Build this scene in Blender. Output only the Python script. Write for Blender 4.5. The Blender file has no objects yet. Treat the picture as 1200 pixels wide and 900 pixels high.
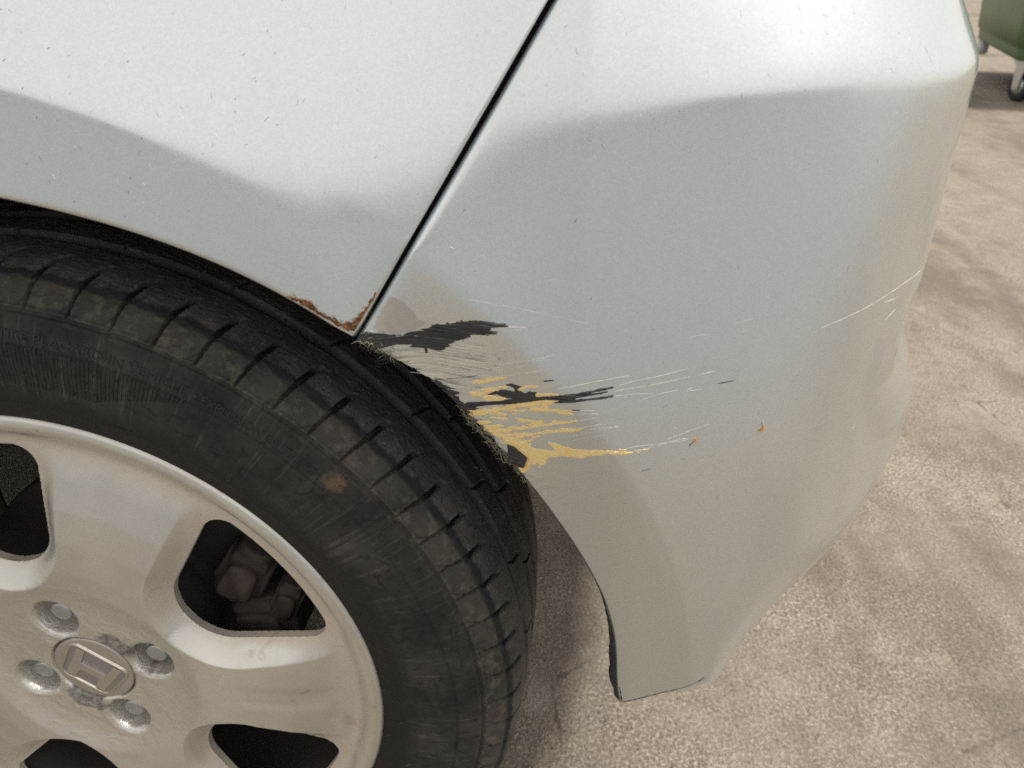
import bpy, bmesh, math, random
import numpy as np
from mathutils import Vector, Matrix

R = math.radians
random.seed(7)
rng = np.random.default_rng(11)
SC = bpy.context.scene
COL = SC.collection

# ------------------------------------------------------------------ camera
cam_d = bpy.data.cameras.new('camera')
cam = bpy.data.objects.new('camera', cam_d)
COL.objects.link(cam)
cam.location = (0.3418, -0.3371, 0.7451)
_yaw, _pitch, _roll = R(-6.631), R(28.596), R(0.264)
_f = Vector((math.sin(_yaw) * math.cos(_pitch), math.cos(_yaw) * math.cos(_pitch), -math.sin(_pitch)))
_r = _f.cross(Vector((0, 0, 1))).normalized()
_u = _r.cross(_f)
_r2 = _r * math.cos(_roll) + _u * math.sin(_roll)
_u2 = _u * math.cos(_roll) - _r * math.sin(_roll)
cam.rotation_euler = Matrix((_r2, _u2, -_f)).transposed().to_euler()
cam_d.sensor_width = 36.0
cam_d.lens = 36.0 * 880.0 / 1200.0
cam_d.clip_start = 0.01
cam_d.clip_end = 500
cam_d.dof.use_dof = True
cam_d.dof.focus_distance = 0.43
cam_d.dof.aperture_fstop = 14.0
SC.camera = cam

# ------------------------------------------------------------------ sky, sun, exposure
SUN_DIR = Vector((0.46, -0.08, 1.0)).normalized()      # towards the sun
SUN_EL = math.asin(SUN_DIR.z)
SUN_AZ = math.atan2(SUN_DIR.x, SUN_DIR.y)
world = bpy.data.worlds.new('World')
SC.world = world
world.use_nodes = True
wn = world.node_tree
wn.nodes.clear()
w_out = wn.nodes.new('ShaderNodeOutputWorld')
w_bg = wn.nodes.new('ShaderNodeBackground')
w_sky = wn.nodes.new('ShaderNodeTexSky')
w_sky.sky_type = 'NISHITA'
w_sky.sun_disc = False
w_sky.sun_elevation = SUN_EL
w_sky.sun_rotation = SUN_AZ
w_sky.air_density = 1.0
w_sky.dust_density = 5.0
w_sky.ozone_density = 1.0
# thin bright cloud: takes most of the blue out of the sky, evenly in all directions
w_mix = wn.nodes.new('ShaderNodeMix')
w_mix.data_type = 'RGBA'
w_mix.inputs[0].default_value = 0.75
w_mix.inputs[7].default_value = (10.0, 9.4, 8.25, 1)
wn.links.new(w_sky.outputs[0], w_mix.inputs[6])
wn.links.new(w_mix.outputs[2], w_bg.inputs['Color'])
w_bg.inputs['Strength'].default_value = 0.100
wn.links.new(w_bg.outputs[0], w_out.inputs[0])

sun_d = bpy.data.lights.new('sun', 'SUN')
sun_d.energy = 3.1
sun_d.angle = R(6)
sun_d.color = (1.0, 0.94, 0.85)
sun = bpy.data.objects.new('sun', sun_d)
COL.objects.link(sun)
sun.rotation_euler = SUN_DIR.to_track_quat('Z', 'Y').to_euler()

SC.view_settings.view_transform = 'Standard'
SC.view_settings.look = 'None'
SC.view_settings.exposure = 0.22
SC.view_settings.gamma = 1.0
SC.render.engine = 'CYCLES'
SC.cycles.use_denoising = False

# ------------------------------------------------------------------ object helpers
def tag(o, label=None, cat=None, group=None, kind=None):
    if label: o['label'] = label
    if cat: o['category'] = cat
    if group: o['group'] = group
    if kind: o['kind'] = kind
    return o

def empty(name, loc=(0, 0, 0), parent=None):
    o = bpy.data.objects.new(name, None)
    COL.objects.link(o)
    o.location = loc
    o.empty_display_size = .05
    if parent: o.parent = parent
    return o

def mesh_np(name, V, F, mat, parent=None, smooth=True, loc=(0, 0, 0)):
    """V (n,3) and F (m,k) arrays -> one linked mesh object."""
    V = np.asarray(V, np.float32); F = np.asarray(F, np.int32)
    me = bpy.data.meshes.new(name)
    k = F.shape[1]
    me.vertices.add(len(V)); me.vertices.foreach_set('co', V.ravel())
    me.loops.add(F.size); me.loops.foreach_set('vertex_index', F.ravel())
    me.polygons.add(len(F))
    me.polygons.foreach_set('loop_start', np.arange(0, F.size, k, dtype=np.int32))
    me.polygons.foreach_set('loop_total', np.full(len(F), k, np.int32))
    me.update(calc_edges=True)
    me.polygons.foreach_set('use_smooth', np.full(len(F), bool(smooth)))
    me.validate()
    if mat: me.materials.append(mat)
    o = bpy.data.objects.new(name, me)
    COL.objects.link(o)
    o.location = loc
    if parent: o.parent = parent
    return o

def grid_faces(n, m, wrap=False, keep=None):
    i, j = np.meshgrid(np.arange(n - 1), np.arange(m if wrap else m - 1), indexing='ij')
    j2 = (j + 1) % m
    F = np.stack([i * m + j, i * m + j2, (i + 1) * m + j2, (i + 1) * m + j], -1)
    return F[keep] if keep is not None else F.reshape(-1, 4)

def grid_obj(name, G, mat, parent=None, wrap=False, keep=None, smooth=True, flip=False):
    n, m = G.shape[:2]
    F = grid_faces(n, m, wrap, keep)
    if flip: F = F[:, ::-1]
    V = G.reshape(-1, 3)
    if keep is not None:
        used = np.unique(F)
        re = np.full(len(V), -1, np.int64); re[used] = np.arange(len(used))
        V = V[used]; F = re[F]
    return mesh_np(name, V, F, mat, parent, smooth)

def bm_obj(name, bm, mat, parent=None, smooth=True, loc=(0, 0, 0)):
    me = bpy.data.meshes.new(name)
    bm.normal_update(); bm.to_mesh(me); bm.free()
    if smooth: me.polygons.foreach_set('use_smooth', np.ones(len(me.polygons), bool))
    if mat: me.materials.append(mat)
    o = bpy.data.objects.new(name, me)
    COL.objects.link(o); o.location = loc
    if parent: o.parent = parent
    return o

def lathe(profile, seg, axis='y', a0=0, a1=2 * math.pi):
    """profile [(y, r)] turned about the y axis; angle measured from +z towards +x"""
    full = abs(a1 - a0 - 2 * math.pi) < 1e-6
    th = np.linspace(a0, a1, seg, endpoint=not full)
    p = np.asarray(profile, float)
    G = np.stack([p[:, 1:2] * np.sin(th), p[:, 0:1] + 0 * th, p[:, 1:2] * np.cos(th)], -1)
    return G, full

def tubes(paths, radii, seg=5):
    """many thin tapered tubes as one vertex/face soup"""
    V, F, base = [], [], 0
    for p, r in zip(paths, radii):
        p = np.asarray(p, float); n = len(p)
        t = np.gradient(p, axis=0); t /= np.linalg.norm(t, axis=1)[:, None] + 1e-12
        a = np.cross(t, [0.31, 0.2, 0.93]); a /= np.linalg.norm(a, axis=1)[:, None] + 1e-12
        b = np.cross(t, a)
        rr = np.linspace(r, r * .3, n)[:, None, None]
        an = np.linspace(0, 2 * np.pi, seg, endpoint=False)
        ring = p[:, None] + rr * (np.cos(an)[None, :, None] * a[:, None] + np.sin(an)[None, :, None] * b[:, None])
        V.append(ring.reshape(-1, 3)); F.append(grid_faces(n, seg, True) + base); base += n * seg
    return np.concatenate(V), np.concatenate(F)

# lattice noise for wear outlines (numpy)
_TAB = rng.random((256, 256))
def vnoise(x, y, seed=0):
    x = np.asarray(x, float) + seed * 17.13; y = np.asarray(y, float) + seed * 5.77
    xi = np.floor(x).astype(int); yi = np.floor(y).astype(int)
    fx = x - xi; fy = y - yi
    fx = fx * fx * (3 - 2 * fx); fy = fy * fy * (3 - 2 * fy)
    g = lambda a, b: _TAB[a % 256, b % 256]
    return ((g(xi, yi) * (1 - fx) + g(xi + 1, yi) * fx) * (1 - fy)
            + (g(xi, yi + 1) * (1 - fx) + g(xi + 1, yi + 1) * fx) * fy) * 2 - 1
def fbm(x, y, seed=0, n=3):
    o = 0; a = 1.0
    for k in range(n):
        o = o + a * vnoise(x * 2 ** k, y * 2 ** k, seed + k * 3); a *= .5
    return o / 1.75

# ------------------------------------------------------------------ materials
class NT:
    def __init__(s, name):
        s.m = bpy.data.materials.new(name); s.m.use_nodes = True
        s.t = s.m.node_tree; s.t.nodes.clear()
        s.out = s.n('ShaderNodeOutputMaterial')
        s.b = s.n('ShaderNodeBsdfPrincipled')
        s.l(s.b.outputs[0], s.out.inputs[0])
        s.tc = s.n('ShaderNodeTexCoord')
    def n(s, t, **k):
        q = s.t.nodes.new(t)
        for a, v in k.items(): setattr(q, a, v)
        return q
    def l(s, a, b): s.t.links.new(a, b)
    def set(s, **k):
        for a, v in k.items():
            i = s.b.inputs[a.replace('_', ' ')]
            i.default_value = v if not isinstance(v, tuple) or len(v) == 4 else (*v, 1)
    def inp(s, name, src): s.l(src, s.b.inputs[name])
    def noise(s, scale, detail=3, rough=.5, dist=0, vec=None, dim='3D'):
        q = s.n('ShaderNodeTexNoise'); q.noise_dimensions = dim
        q.inputs['Scale'].default_value = scale; q.inputs['Detail'].default_value = detail
        q.inputs['Roughness'].default_value = rough; q.inputs['Distortion'].default_value = dist
        s.l(vec or s.tc.outputs['Object'], q.inputs['Vector'])
        return q.outputs['Fac']
    def voro(s, scale, feature='F1', vec=None, rand=1, out='Distance'):
        q = s.n('ShaderNodeTexVoronoi', feature=feature)
        q.inputs['Scale'].default_value = scale; q.inputs['Randomness'].default_value = rand
        s.l(vec or s.tc.outputs['Object'], q.inputs['Vector'])
        return q.outputs[out]
    def ramp(s, src, stops):
        q = s.n('ShaderNodeValToRGB'); e = q.color_ramp.elements
        while len(e) < len(stops): e.new(.5)
        for k, (p, c) in enumerate(stops):
            e[k].position = p
            e[k].color = (c, c, c, 1) if not isinstance(c, tuple) else (*c, 1)
        s.l(src, q.inputs[0])
        return q.outputs[0]
    def mapr(s, src, a, b, c=0., d=1.):
        q = s.n('ShaderNodeMapRange', clamp=True)
        for i, v in zip((1, 2, 3, 4), (a, b, c, d)): q.inputs[i].default_value = v
        s.l(src, q.inputs[0]); return q.outputs[0]
    def math(s, op, a, b=None, c=None):
        q = s.n('ShaderNodeMath', operation=op)
        for i, v in enumerate((a, b, c)):
            if v is None: continue
            if isinstance(v, (int, float)): q.inputs[i].default_value = v
            else: s.l(v, q.inputs[i])
        return q.outputs[0]
    def mix(s, fac, a, b, blend='MIX'):
        q = s.n('ShaderNodeMix', data_type='RGBA', blend_type=blend)
        for i, v in ((0, fac), (6, a), (7, b)):
            if isinstance(v, (int, float)): q.inputs[i].default_value = v
            elif isinstance(v, tuple): q.inputs[i].default_value = (*v, 1) if len(v) == 3 else v
            else: s.l(v, q.inputs[i])
        return q.outputs[2]
    def sep(s, src=None):
        q = s.n('ShaderNodeSeparateXYZ'); s.l(src or s.tc.outputs['Object'], q.inputs[0]); return q.outputs
    def mapping(s, scale=(1, 1, 1), rot=(0, 0, 0), loc=(0, 0, 0), src=None):
        q = s.n('ShaderNodeMapping')
        q.inputs['Scale'].default_value = scale; q.inputs['Rotation'].default_value = rot; q.inputs['Location'].default_value = loc
        s.l(src or s.tc.outputs['Object'], q.inputs['Vector']); return q.outputs[0]
    def bump(s, h, strength=.3, dist=.001, prev=None):
        q = s.n('ShaderNodeBump'); q.inputs['Strength'].default_value = strength; q.inputs['Distance'].default_value = dist
        s.l(h, q.inputs['Height'])
        if prev is not None: s.l(prev, q.inputs['Normal'])
        return q.outputs[0]

def simple(name, col, rough=.6, metal=0., nscale=60, namp=.25, bump=.0, bscale=200):
    s = NT(name)
    n = s.noise(nscale, 4, .6)
    c = s.mix(n, tuple(x * (1 - namp) for x in col), tuple(min(1, x * (1 + namp)) for x in col))
    s.inp('Base Color', c); s.set(Roughness=rough, Metallic=metal)
    if bump: s.inp('Normal', s.bump(s.noise(bscale, 4, .6), bump, .001))
    return s.m

def paint_material():
    s = NT('silver_car_paint')
    flake = s.voro(1500, out='Color')
    fl = s.n('ShaderNodeSeparateColor'); s.l(flake, fl.inputs[0])
    big = s.noise(9, 3, .5)
    c1 = s.mix(s.mapr(fl.outputs[0], 0, 1), (.675, .738, .780), (.745, .808, .850))
    # a thin film of road dust, in low soft patches and faint vertical runs
    runs = s.noise(14, 4, .6, vec=s.mapping((3, 3, .5)))
    dust = s.math('MULTIPLY', s.mapr(runs, .45, .8), s.mapr(big, .35, .7))
    c2 = s.mix(s.math('MULTIPLY', dust, .10), c1, (.46, .44, .39))
    s.inp('Base Color', c2)
    s.set(Metallic=.90, Coat_Weight=.7, Coat_IOR=1.5)
    rough = s.math('ADD', s.mapr(s.noise(40, 5, .65), .3, .75, .0, .05), s.math('MULTIPLY', dust, .08))
    s.inp('Roughness', s.math('ADD', rough, .245))
    s.inp('Coat Roughness', s.math('ADD', rough, .045))
    # orange peel and flake sparkle
    peel = s.bump(s.noise(130, 2, .5), .02, .001)
    s.inp('Normal', peel)
    s.l(peel, s.b.inputs['Coat Normal'])
    return s.m

def polar(s):
    x, y, z = s.sep()
    r = s.math('SQRT', s.math('ADD', s.math('MULTIPLY', x, x), s.math('MULTIPLY', z, z)))
    a = s.math('ARCTAN2', x, z)
    return r, a, y

def rubber_material():
    s = NT('dusty_tyre_rubber')
    r, a, y = polar(s)
    n1 = s.noise(26, 5, .65); n2 = s.noise(120, 4, .65); n3 = s.noise(700, 3, .6)
    cv = s.n('ShaderNodeCombineXYZ'); s.l(s.math('MULTIPLY', a, .26), cv.inputs[0]); s.l(s.math('MULTIPLY', r, .22), cv.inputs[1])
    radial = s.noise(330, 3, .6, vec=s.mapping((1, .25, 1), src=cv.outputs[0]))     # wiped radial dirt streaks
    rj = s.math('ADD', r, s.math('MULTIPLY', s.math('SUBTRACT', n2, .5), .004))
    tread = s.mix(s.mapr(n1, .35, .7), (.042, .042, .042), (.098, .092, .086))
    tread = s.mix(s.math('MULTIPLY', s.mapr(n3, .48, .66), s.mapr(n2, .46, .62, .0, .75)), tread, (.17, .165, .155))
    clean = (.014, .016, .018)
    should = s.mix(s.mapr(n1, .32, .68), (.028, .028, .026), (.068, .063, .055))
    should = s.mix(s.mapr(n2, .50, .66, 0, .8), should, (.115, .104, .086))
    side = s.mix(s.mapr(n1, .35, .68), (.011, .011, .011), (.042, .038, .034))
    side = s.mix(s.math('MULTIPLY', s.mapr(radial, .55, .74), s.mapr(n1, .40, .62, .12, .55)), side, (.15, .13, .115))
    side = s.mix(s.mapr(s.noise(75, 4, .7, 2.2), .54, .64, 0, .7), side, (.008, .009, .009))
    inner = s.mix(s.mapr(n2, .3, .7), (.010, .0096, .0090), (.019, .0168, .0148))
    c = s.mix(s.mapr(rj, .231, .243), inner, side)
    c = s.mix(s.mapr(rj, .281, .286), c, should)
    c = s.mix(s.mapr(rj, .2985, .3000), c, clean)
    c = s.mix(s.mapr(rj, .3020, .3034), c, tread)
    # one dried mud smear on the outer sidewall
    mx = s.math('SUBTRACT', a, R(47.2)); mr = s.math('SUBTRACT', r, .2755)
    md = s.math('ADD', s.math('POWER', s.math('MULTIPLY', mx, 42.), 2), s.math('POWER', s.math('MULTIPLY', mr, 260.), 2))
    mud = s.math('MULTIPLY', s.mapr(s.math('ADD', md, s.math('MULTIPLY', s.math('SUBTRACT', n2, .5), 6.)), .1, 1.6, 1, 0), s.mapr(n3, .3, .6, .4, .9))
    c = s.mix(s.math('MULTIPLY', mud, s.mapr(y, .03, .02, 0, .55)), c, (.22, .145, .085))
    s.inp('Base Color', c)
    s.set(Specular_IOR_Level=.35)
    s.inp('Roughness', s.mapr(n2, .3, .7, .62, .85))
    # moulded fine serration on the sidewall between its two ridges
    ser = s.math('SINE', s.math('MULTIPLY', s.math('ADD', a, s.math('MULTIPLY', r, .35)), 2 * math.pi / R(.52)))
    in_r = s.math('MULTIPLY', s.mapr(r, .2425, .2440), s.mapr(r, .2672, .2662))
    up = s.math('SUBTRACT', s.mapr(a, R(12), R(28), .262, .0), .0)
    in_a = s.math('MULTIPLY', s.mapr(a, R(-40), R(-39)), s.mapr(a, R(29), R(28)))
    cut = s.mapr(s.math('SUBTRACT', r, s.mapr(a, R(17), R(28.5), .2425, .2665)), 0, .001)
    h = s.math('MULTIPLY', s.math('MULTIPLY', ser, in_r), s.math('MULTIPLY', in_a, cut))
    h = s.math('MULTIPLY', h, s.mapr(y, .03, .02))
    b1 = s.bump(h, .8, .0013)
    swirl = s.noise(110, 3, .6, 1.6)
    b2 = s.bump(swirl, .45, .0022, b1)
    s.inp('Normal', s.bump(n3, .35, .0006, b2))
    return s.m

def alloy_material():
    s = NT('worn_alloy_silver')
    r, a, y = polar(s)
    n1 = s.noise(16, 4, .6); n2 = s.noise(90, 5, .65); n3 = s.noise(900, 2, .5)
    base = s.mix(s.mapr(n1, .3, .7), (.578, .574, .545), (.680, .674, .640))
    base = s.mix(s.mapr(n3, .4, .7, 0, .25), base, (.62, .60, .55))
    # brake dust baked on deep walls and in the window corners
    deep = s.mapr(s.math('ADD', y, s.math('MULTIPLY', s.math('SUBTRACT', n2, .5), .006)), .0035, .0105)
    deep = s.math('MULTIPLY', deep, s.mapr(r, .085, .15, .25, 1.))
    c = s.mix(s.math('MULTIPLY', deep, .55), base, (.54, .43, .33))
    speck = s.math('MULTIPLY', s.mapr(s.noise(600, 3, .7), .60, .68), deep)
    c = s.mix(s.math('MULTIPLY', speck, .4), c, (.10, .06, .04))
    # lifted, corroded lacquer round the centre cap
    x_, y_, z_ = s.sep()
    def spot(cx, cz, rad, amp):
        d = s.math('SQRT', s.math('ADD', s.math('POWER', s.math('SUBTRACT', x_, cx), 2), s.math('POWER', s.math('SUBTRACT', z_, cz), 2)))
        d = s.math('ADD', d, s.math('MULTIPLY', s.math('SUBTRACT', n2, .5), amp))
        return s.mapr(d, rad, rad - .0030)
    cor = s.math('MAXIMUM', s.math('MAXIMUM', spot(.0215, .0245, .0145, .020), spot(-.0135, -.0310, .0150, .018)), spot(-.005, -.041, .006, .02))
    cor = s.math('MAXIMUM', cor, spot(.043, .004, .006, .016))
    cc = s.mix(s.mapr(s.noise(230, 5, .75), .35, .65), (.075, .068, .06), (.40, .38, .35))
    c = s.mix(s.math('MULTIPLY', cor, .95), c, cc)
    # small stains and scuffs near the lip
    st = s.math('MULTIPLY', s.mapr(n2, .66, .72), s.mapr(r, .185, .195))
    c = s.mix(s.math('MULTIPLY', st, .6), c, (.16, .13, .10))
    st2 = s.mapr(s.noise(34, 3, .6, 1.), .66, .72)
    c = s.mix(s.math('MULTIPLY', st2, .25), c, (.25, .20, .14))
    s.inp('Base Color', c)
    s.inp('Metallic', s.math('SUBTRACT', .84, s.math('MULTIPLY', s.math('MAXIMUM', deep, cor), .60)))
    s.inp('Roughness', s.math('ADD', s.mapr(n2, .3, .7, .33, .42), s.math('MULTIPLY', s.math('MAXIMUM', deep, cor), .25)))
    hub = s.mapr(r, .095, .055)
    blister = s.math('MULTIPLY', s.math('ADD', s.mapr(s.noise(75, 4, .6, 1.2), .45, .75), s.math('MULTIPLY', cor, s.noise(500, 4, .7))), hub)
    b = s.bump(blister, .32, .0020)
    s.inp('Normal', s.bump(n3, .06, .0005, b))
    return s.m

def ground_material():
    s = NT('weathered_concrete')
    co = s.tc.outputs['Object']
    big = s.noise(1.3, 4, .6); mid = s.noise(6.5, 6, .68, .2); sm = s.noise(38, 5, .65)
    grit = s.noise(230, 3, .72); grit2 = s.noise(95, 3, .65)
    wv = s.n('ShaderNodeVectorMath', operation='ADD')
    s.l(co, wv.inputs[0])
    nz = s.n('ShaderNodeTexNoise'); nz.inputs['Scale'].default_value = 120; s.l(co, nz.inputs['Vector'])
    sc_ = s.n('ShaderNodeVectorMath', operation='SCALE'); s.l(nz.outputs['Color'], sc_.inputs[0]); sc_.inputs['Scale'].default_value = .006
    s.l(sc_.outputs[0], wv.inputs[1])
    stone = s.voro(170, out='Distance', vec=wv.outputs[0])
    sc = s.n('ShaderNodeSeparateColor'); s.l(s.voro(170, out='Color', vec=wv.outputs[0]), sc.inputs[0])
    c = s.mix(s.mapr(mid, .32, .68), (.182, .158, .126), (.285, .251, .205))
    c = s.mix(s.mapr(sm, .35, .68, 0, .5), c, (.345, .303, .248))
    worn = s.mapr(s.noise(3.1, 4, .6, .8), .30, .60, .25, 1.)
    pale = s.math('MULTIPLY', s.math('MULTIPLY', s.mapr(sc.outputs[0], .58, .72), s.mapr(stone, .50, .30)), worn)
    dark = s.math('MULTIPLY', s.math('MULTIPLY', s.mapr(sc.outputs[0], .22, .10), s.mapr(stone, .42, .22)), worn)
    c = s.mix(s.math('MULTIPLY', pale, .55), c, (.47, .42, .36))
    c = s.mix(s.math('MULTIPLY', dark, .70), c, (.10, .085, .07))
    c = s.mix(s.math('MULTIPLY', s.mapr(grit, .50, .62), s.math('MULTIPLY', worn, .92)), c, (.125, .105, .083))
    c = s.mix(s.math('MULTIPLY', s.mapr(grit, .47, .36), s.math('MULTIPLY', worn, .90)), c, (.52, .47, .40))
    c = s.mix(s.mapr(grit2, .58, .70, 0, .45), c, (.145, .122, .098))
    pit = s.voro(22, out='Distance'); pc = s.n('ShaderNodeSeparateColor'); s.l(s.voro(22, out='Color'), pc.inputs[0])
    pits = s.math('MULTIPLY', s.mapr(pc.outputs[1], .72, .76), s.mapr(s.math('ADD', pit, s.math('MULTIPLY', grit2, .25)), .27, .18))
    c = s.mix(s.math('MULTIPLY', pits, .65), c, (.07, .058, .047))
    tint = s.noise(11, 3, .6)
    c = s.mix(s.mapr(tint, .55, .72, 0, .30), c, (.27, .215, .172))
    c = s.mix(s.mapr(tint, .45, .30, 0, .25), c, (.225, .215, .155))
    # damp / oily streaks running across the slab, one of them crossing behind the car
    streak = s.noise(2.0, 6, .7, .2, vec=s.mapping((1, .32, 1), (0, 0, R(-38))))
    c = s.mix(s.math('MULTIPLY', s.mapr(streak, .50, .62), .70), c, (.135, .117, .094))
    blot = s.noise(9, 6, .72, .25)
    c = s.mix(s.math('MULTIPLY', s.mapr(blot, .56, .66), .36), c, (.115, .100, .080))
    c = s.mix(s.math('MULTIPLY', s.mapr(blot, .44, .34), .35), c, (.40, .36, .295))
    band = s.noise(1.1, 4, .6, .3, vec=s.mapping((.30, 1.8, 1), (0, 0, R(-8))))
    c = s.mix(s.math('MULTIPLY', s.mapr(band, .53, .66), .42), c, (.145, .128, .107))
    c = s.mix(s.math('MULTIPLY', s.mapr(big, .55, .75), .35), c, (.345, .298, .238))
    # fine cracks
    cr = s.voro(2.6, 'DISTANCE_TO_EDGE', vec=s.mapping((1, 1, 1)))
    crack = s.math('MULTIPLY', s.mapr(s.math('ADD', cr, s.math('MULTIPLY', s.math('SUBTRACT', sm, .5), .05)), .006, .0), s.mapr(mid, .50, .58))
    c = s.mix(s.math('MULTIPLY', crack, .6), c, (.07, .06, .05))
    # one pale worn spot by the tyre
    x, y, z = s.sep()
    d = s.math('SQRT', s.math('ADD', s.math('POWER', s.math('MULTIPLY', s.math('SUBTRACT', x, .305), 1.5), 2), s.math('POWER', s.math('SUBTRACT', y, .262), 2)))
    d = s.math('ADD', d, s.math('MULTIPLY', s.math('SUBTRACT', sm, .5), .02))
    c = s.mix(s.math('MULTIPLY', s.mapr(d, .034, .020), .28), c, (.52, .48, .42))
    s.inp('Base Color', c)
    s.set(Roughness=.92, Specular_IOR_Level=.25)
    b = s.bump(s.math('SUBTRACT', s.math('MULTIPLY', s.math('ADD', pale, dark), .6), s.math('MULTIPLY', grit, 1.1)), .6, .0035)
    b = s.bump(mid, .35, .02, b)
    s.inp('Normal', s.bump(sm, .4, .006, b))
    return s.m

M_PAINT = paint_material()
M_RUBBER = rubber_material()
M_ALLOY = alloy_material()
M_GROUND = ground_material()
M_DARK = simple('dark_wheelhouse_plastic', (.012, .0125, .014), .75, bump=.3)
M_SEAL = simple('dark_joint', (.012, .012, .012), .8)
def black_plastic_material():
    s = NT('bare_black_bumper_plastic')
    n = s.noise(1, 4, .65, vec=s.mapping((60, 60, 1500), (0, R(-3.4), 0)))
    c = s.mix(s.mapr(n, .35, .62), (.014, .014, .016), (.060, .060, .066))
    c = s.mix(s.mapr(n, .64, .72, 0, .7), c, (.22, .22, .22))
    s.inp('Base Color', c); s.set(Roughness=.5)
    s.inp('Normal', s.bump(n, .8, .0012))
    return s.m
M_BLACKPL = black_plastic_material()
def yellow_material():
    s = NT('cream_yellow_paint_transfer')
    n = s.noise(330, 4, .7); m = s.noise(1200, 3, .7)
    c = s.mix(s.mapr(n, .3, .7), (.97, .68, .24), (1.0, .85, .46))
    c = s.mix(s.mapr(m, .60, .72, 0, .5), c, (.42, .28, .13))
    c = s.mix(s.mapr(m, .42, .32, 0, .6), c, (.92, .80, .52))
    s.inp('Base Color', c); s.set(Roughness=.7)
    s.inp('Normal', s.bump(m, .8, .001))
    return s.m
M_YELLOW = yellow_material()
def scuff_material():
    s = NT('scuffed_lacquer')
    n = s.noise(1, 3, .6, vec=s.mapping((35, 35, 900), (0, R(-3.4), 0)))
    m = s.noise(1, 2, .6, vec=s.mapping((60, 60, 2100), (0, R(-3.4), 0)))
    c = s.mix(s.mapr(n, .35, .65), (.46, .47, .45), (.72, .72, .66))
    c = s.mix(s.mapr(m, .56, .70), c, (.90, .89, .82))
    s.inp('Base Color', c); s.set(Roughness=.5, Metallic=.25)
    s.inp('Normal', s.bump(m, .5, .0008)); s.inp('Alpha', s.mapr(n, .30, .50, .35, 1))
    return s.m
M_SCUFF = scuff_material()
def scratch_material(name='pale_scratch', lo=.30, hi=.95):
    s = NT(name)
    s.set(Base_Color=(.70, .70, .66), Roughness=.5, Metallic=.1)
    s.inp('Alpha', s.mapr(s.noise(260, 3, .6), .32,   .66, lo, hi))
    return s.m
M_SCRATCH = scratch_material()
M_FAINT = scratch_material('faint_scratch', .0, .35)
M_CHIP_GLINT = scratch_material('pale_stone_chip_glint', .55, .95)  # pale ticks: reflections off small nicks, put into the colour
M_DARKCHIP = simple('dark_speck', (.11, .10, .095), .7)
M_FLAKE = simple('bare_grey_primer', (.46, .45, .425), .6, .2, nscale=300, namp=.12)
def rust_material():
    s = NT('brown_rust')
    n = s.noise(260, 5, .7)
    s.inp('Base Color', s.ramp(n, [(.25, (.030, .017, .010)), (.50, (.105, .048, .020)), (.62, (.30, .145, .05)), (.80, (.46, .29, .13))]))
    s.set(Roughness=.88); s.inp('Normal', s.bump(s.noise(700, 4, .7), .9, .001))
    return s.m
M_RUST = rust_material()
def stain_material():
    s = NT('thin_rust_stain')
    s.set(Base_Color=(.30, .17, .08), Roughness=.7)
    s.inp('Alpha', s.mapr(s.noise(420, 4, .7), .42, .68, 0, .6))
    return s.m
M_STAIN = stain_material()
M_FIBRE = simple('straw_coloured_fibre', (.36, .325, .24), .8, nscale=300, namp=.6)
M_FIBRE_D = simple('dark_plastic_fibre', (.06, .058, .052), .7, nscale=300, namp=.5)
M_STEEL = simple('dull_zinc_steel', (.42, .45, .46), .38, .85, nscale=200, namp=.15, bump=.1, bscale=500)
M_CAP = simple('cap_silver', (.46, .44, .41), .36, .75, nscale=150, namp=.08)
M_CAPF = simple('cap_field_grey', (.33, .325, .33), .30, .7, nscale=150, namp=.06)
M_BRIGHT = simple('emblem_bright', (.44, .425, .40), .5, .75, nscale=150, namp=.05)
M_DRUM = simple('brake_drum_iron', (.040, .036, .034), .7, .3, nscale=60, namp=.4, bump=.4)
M_CAST = simple('rusty_casting', (.065, .051, .044), .75, .2, nscale=70, namp=.5, bump=.6, bscale=160)
M_BARREL = simple('dirty_rim_barrel', (.05, .045, .04), .6, .4, nscale=60, namp=.4)
M_GREEN = simple('green_bin_enamel', (.085, .150, .062), .5, nscale=5, namp=.28, bump=.08, bscale=30)
M_CASTER = simple('black_caster_rubber', (.018, .018, .019), .7)
M_GALV = simple('galvanised_steel', (.55, .56, .56), .4, .8, nscale=30, namp=.15)
M_WHITE = simple('white_plastic', (.75, .75, .72), .5)
M_GLASS = simple('dark_window_glass', (.012, .014, .016), .06, 0)

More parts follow.
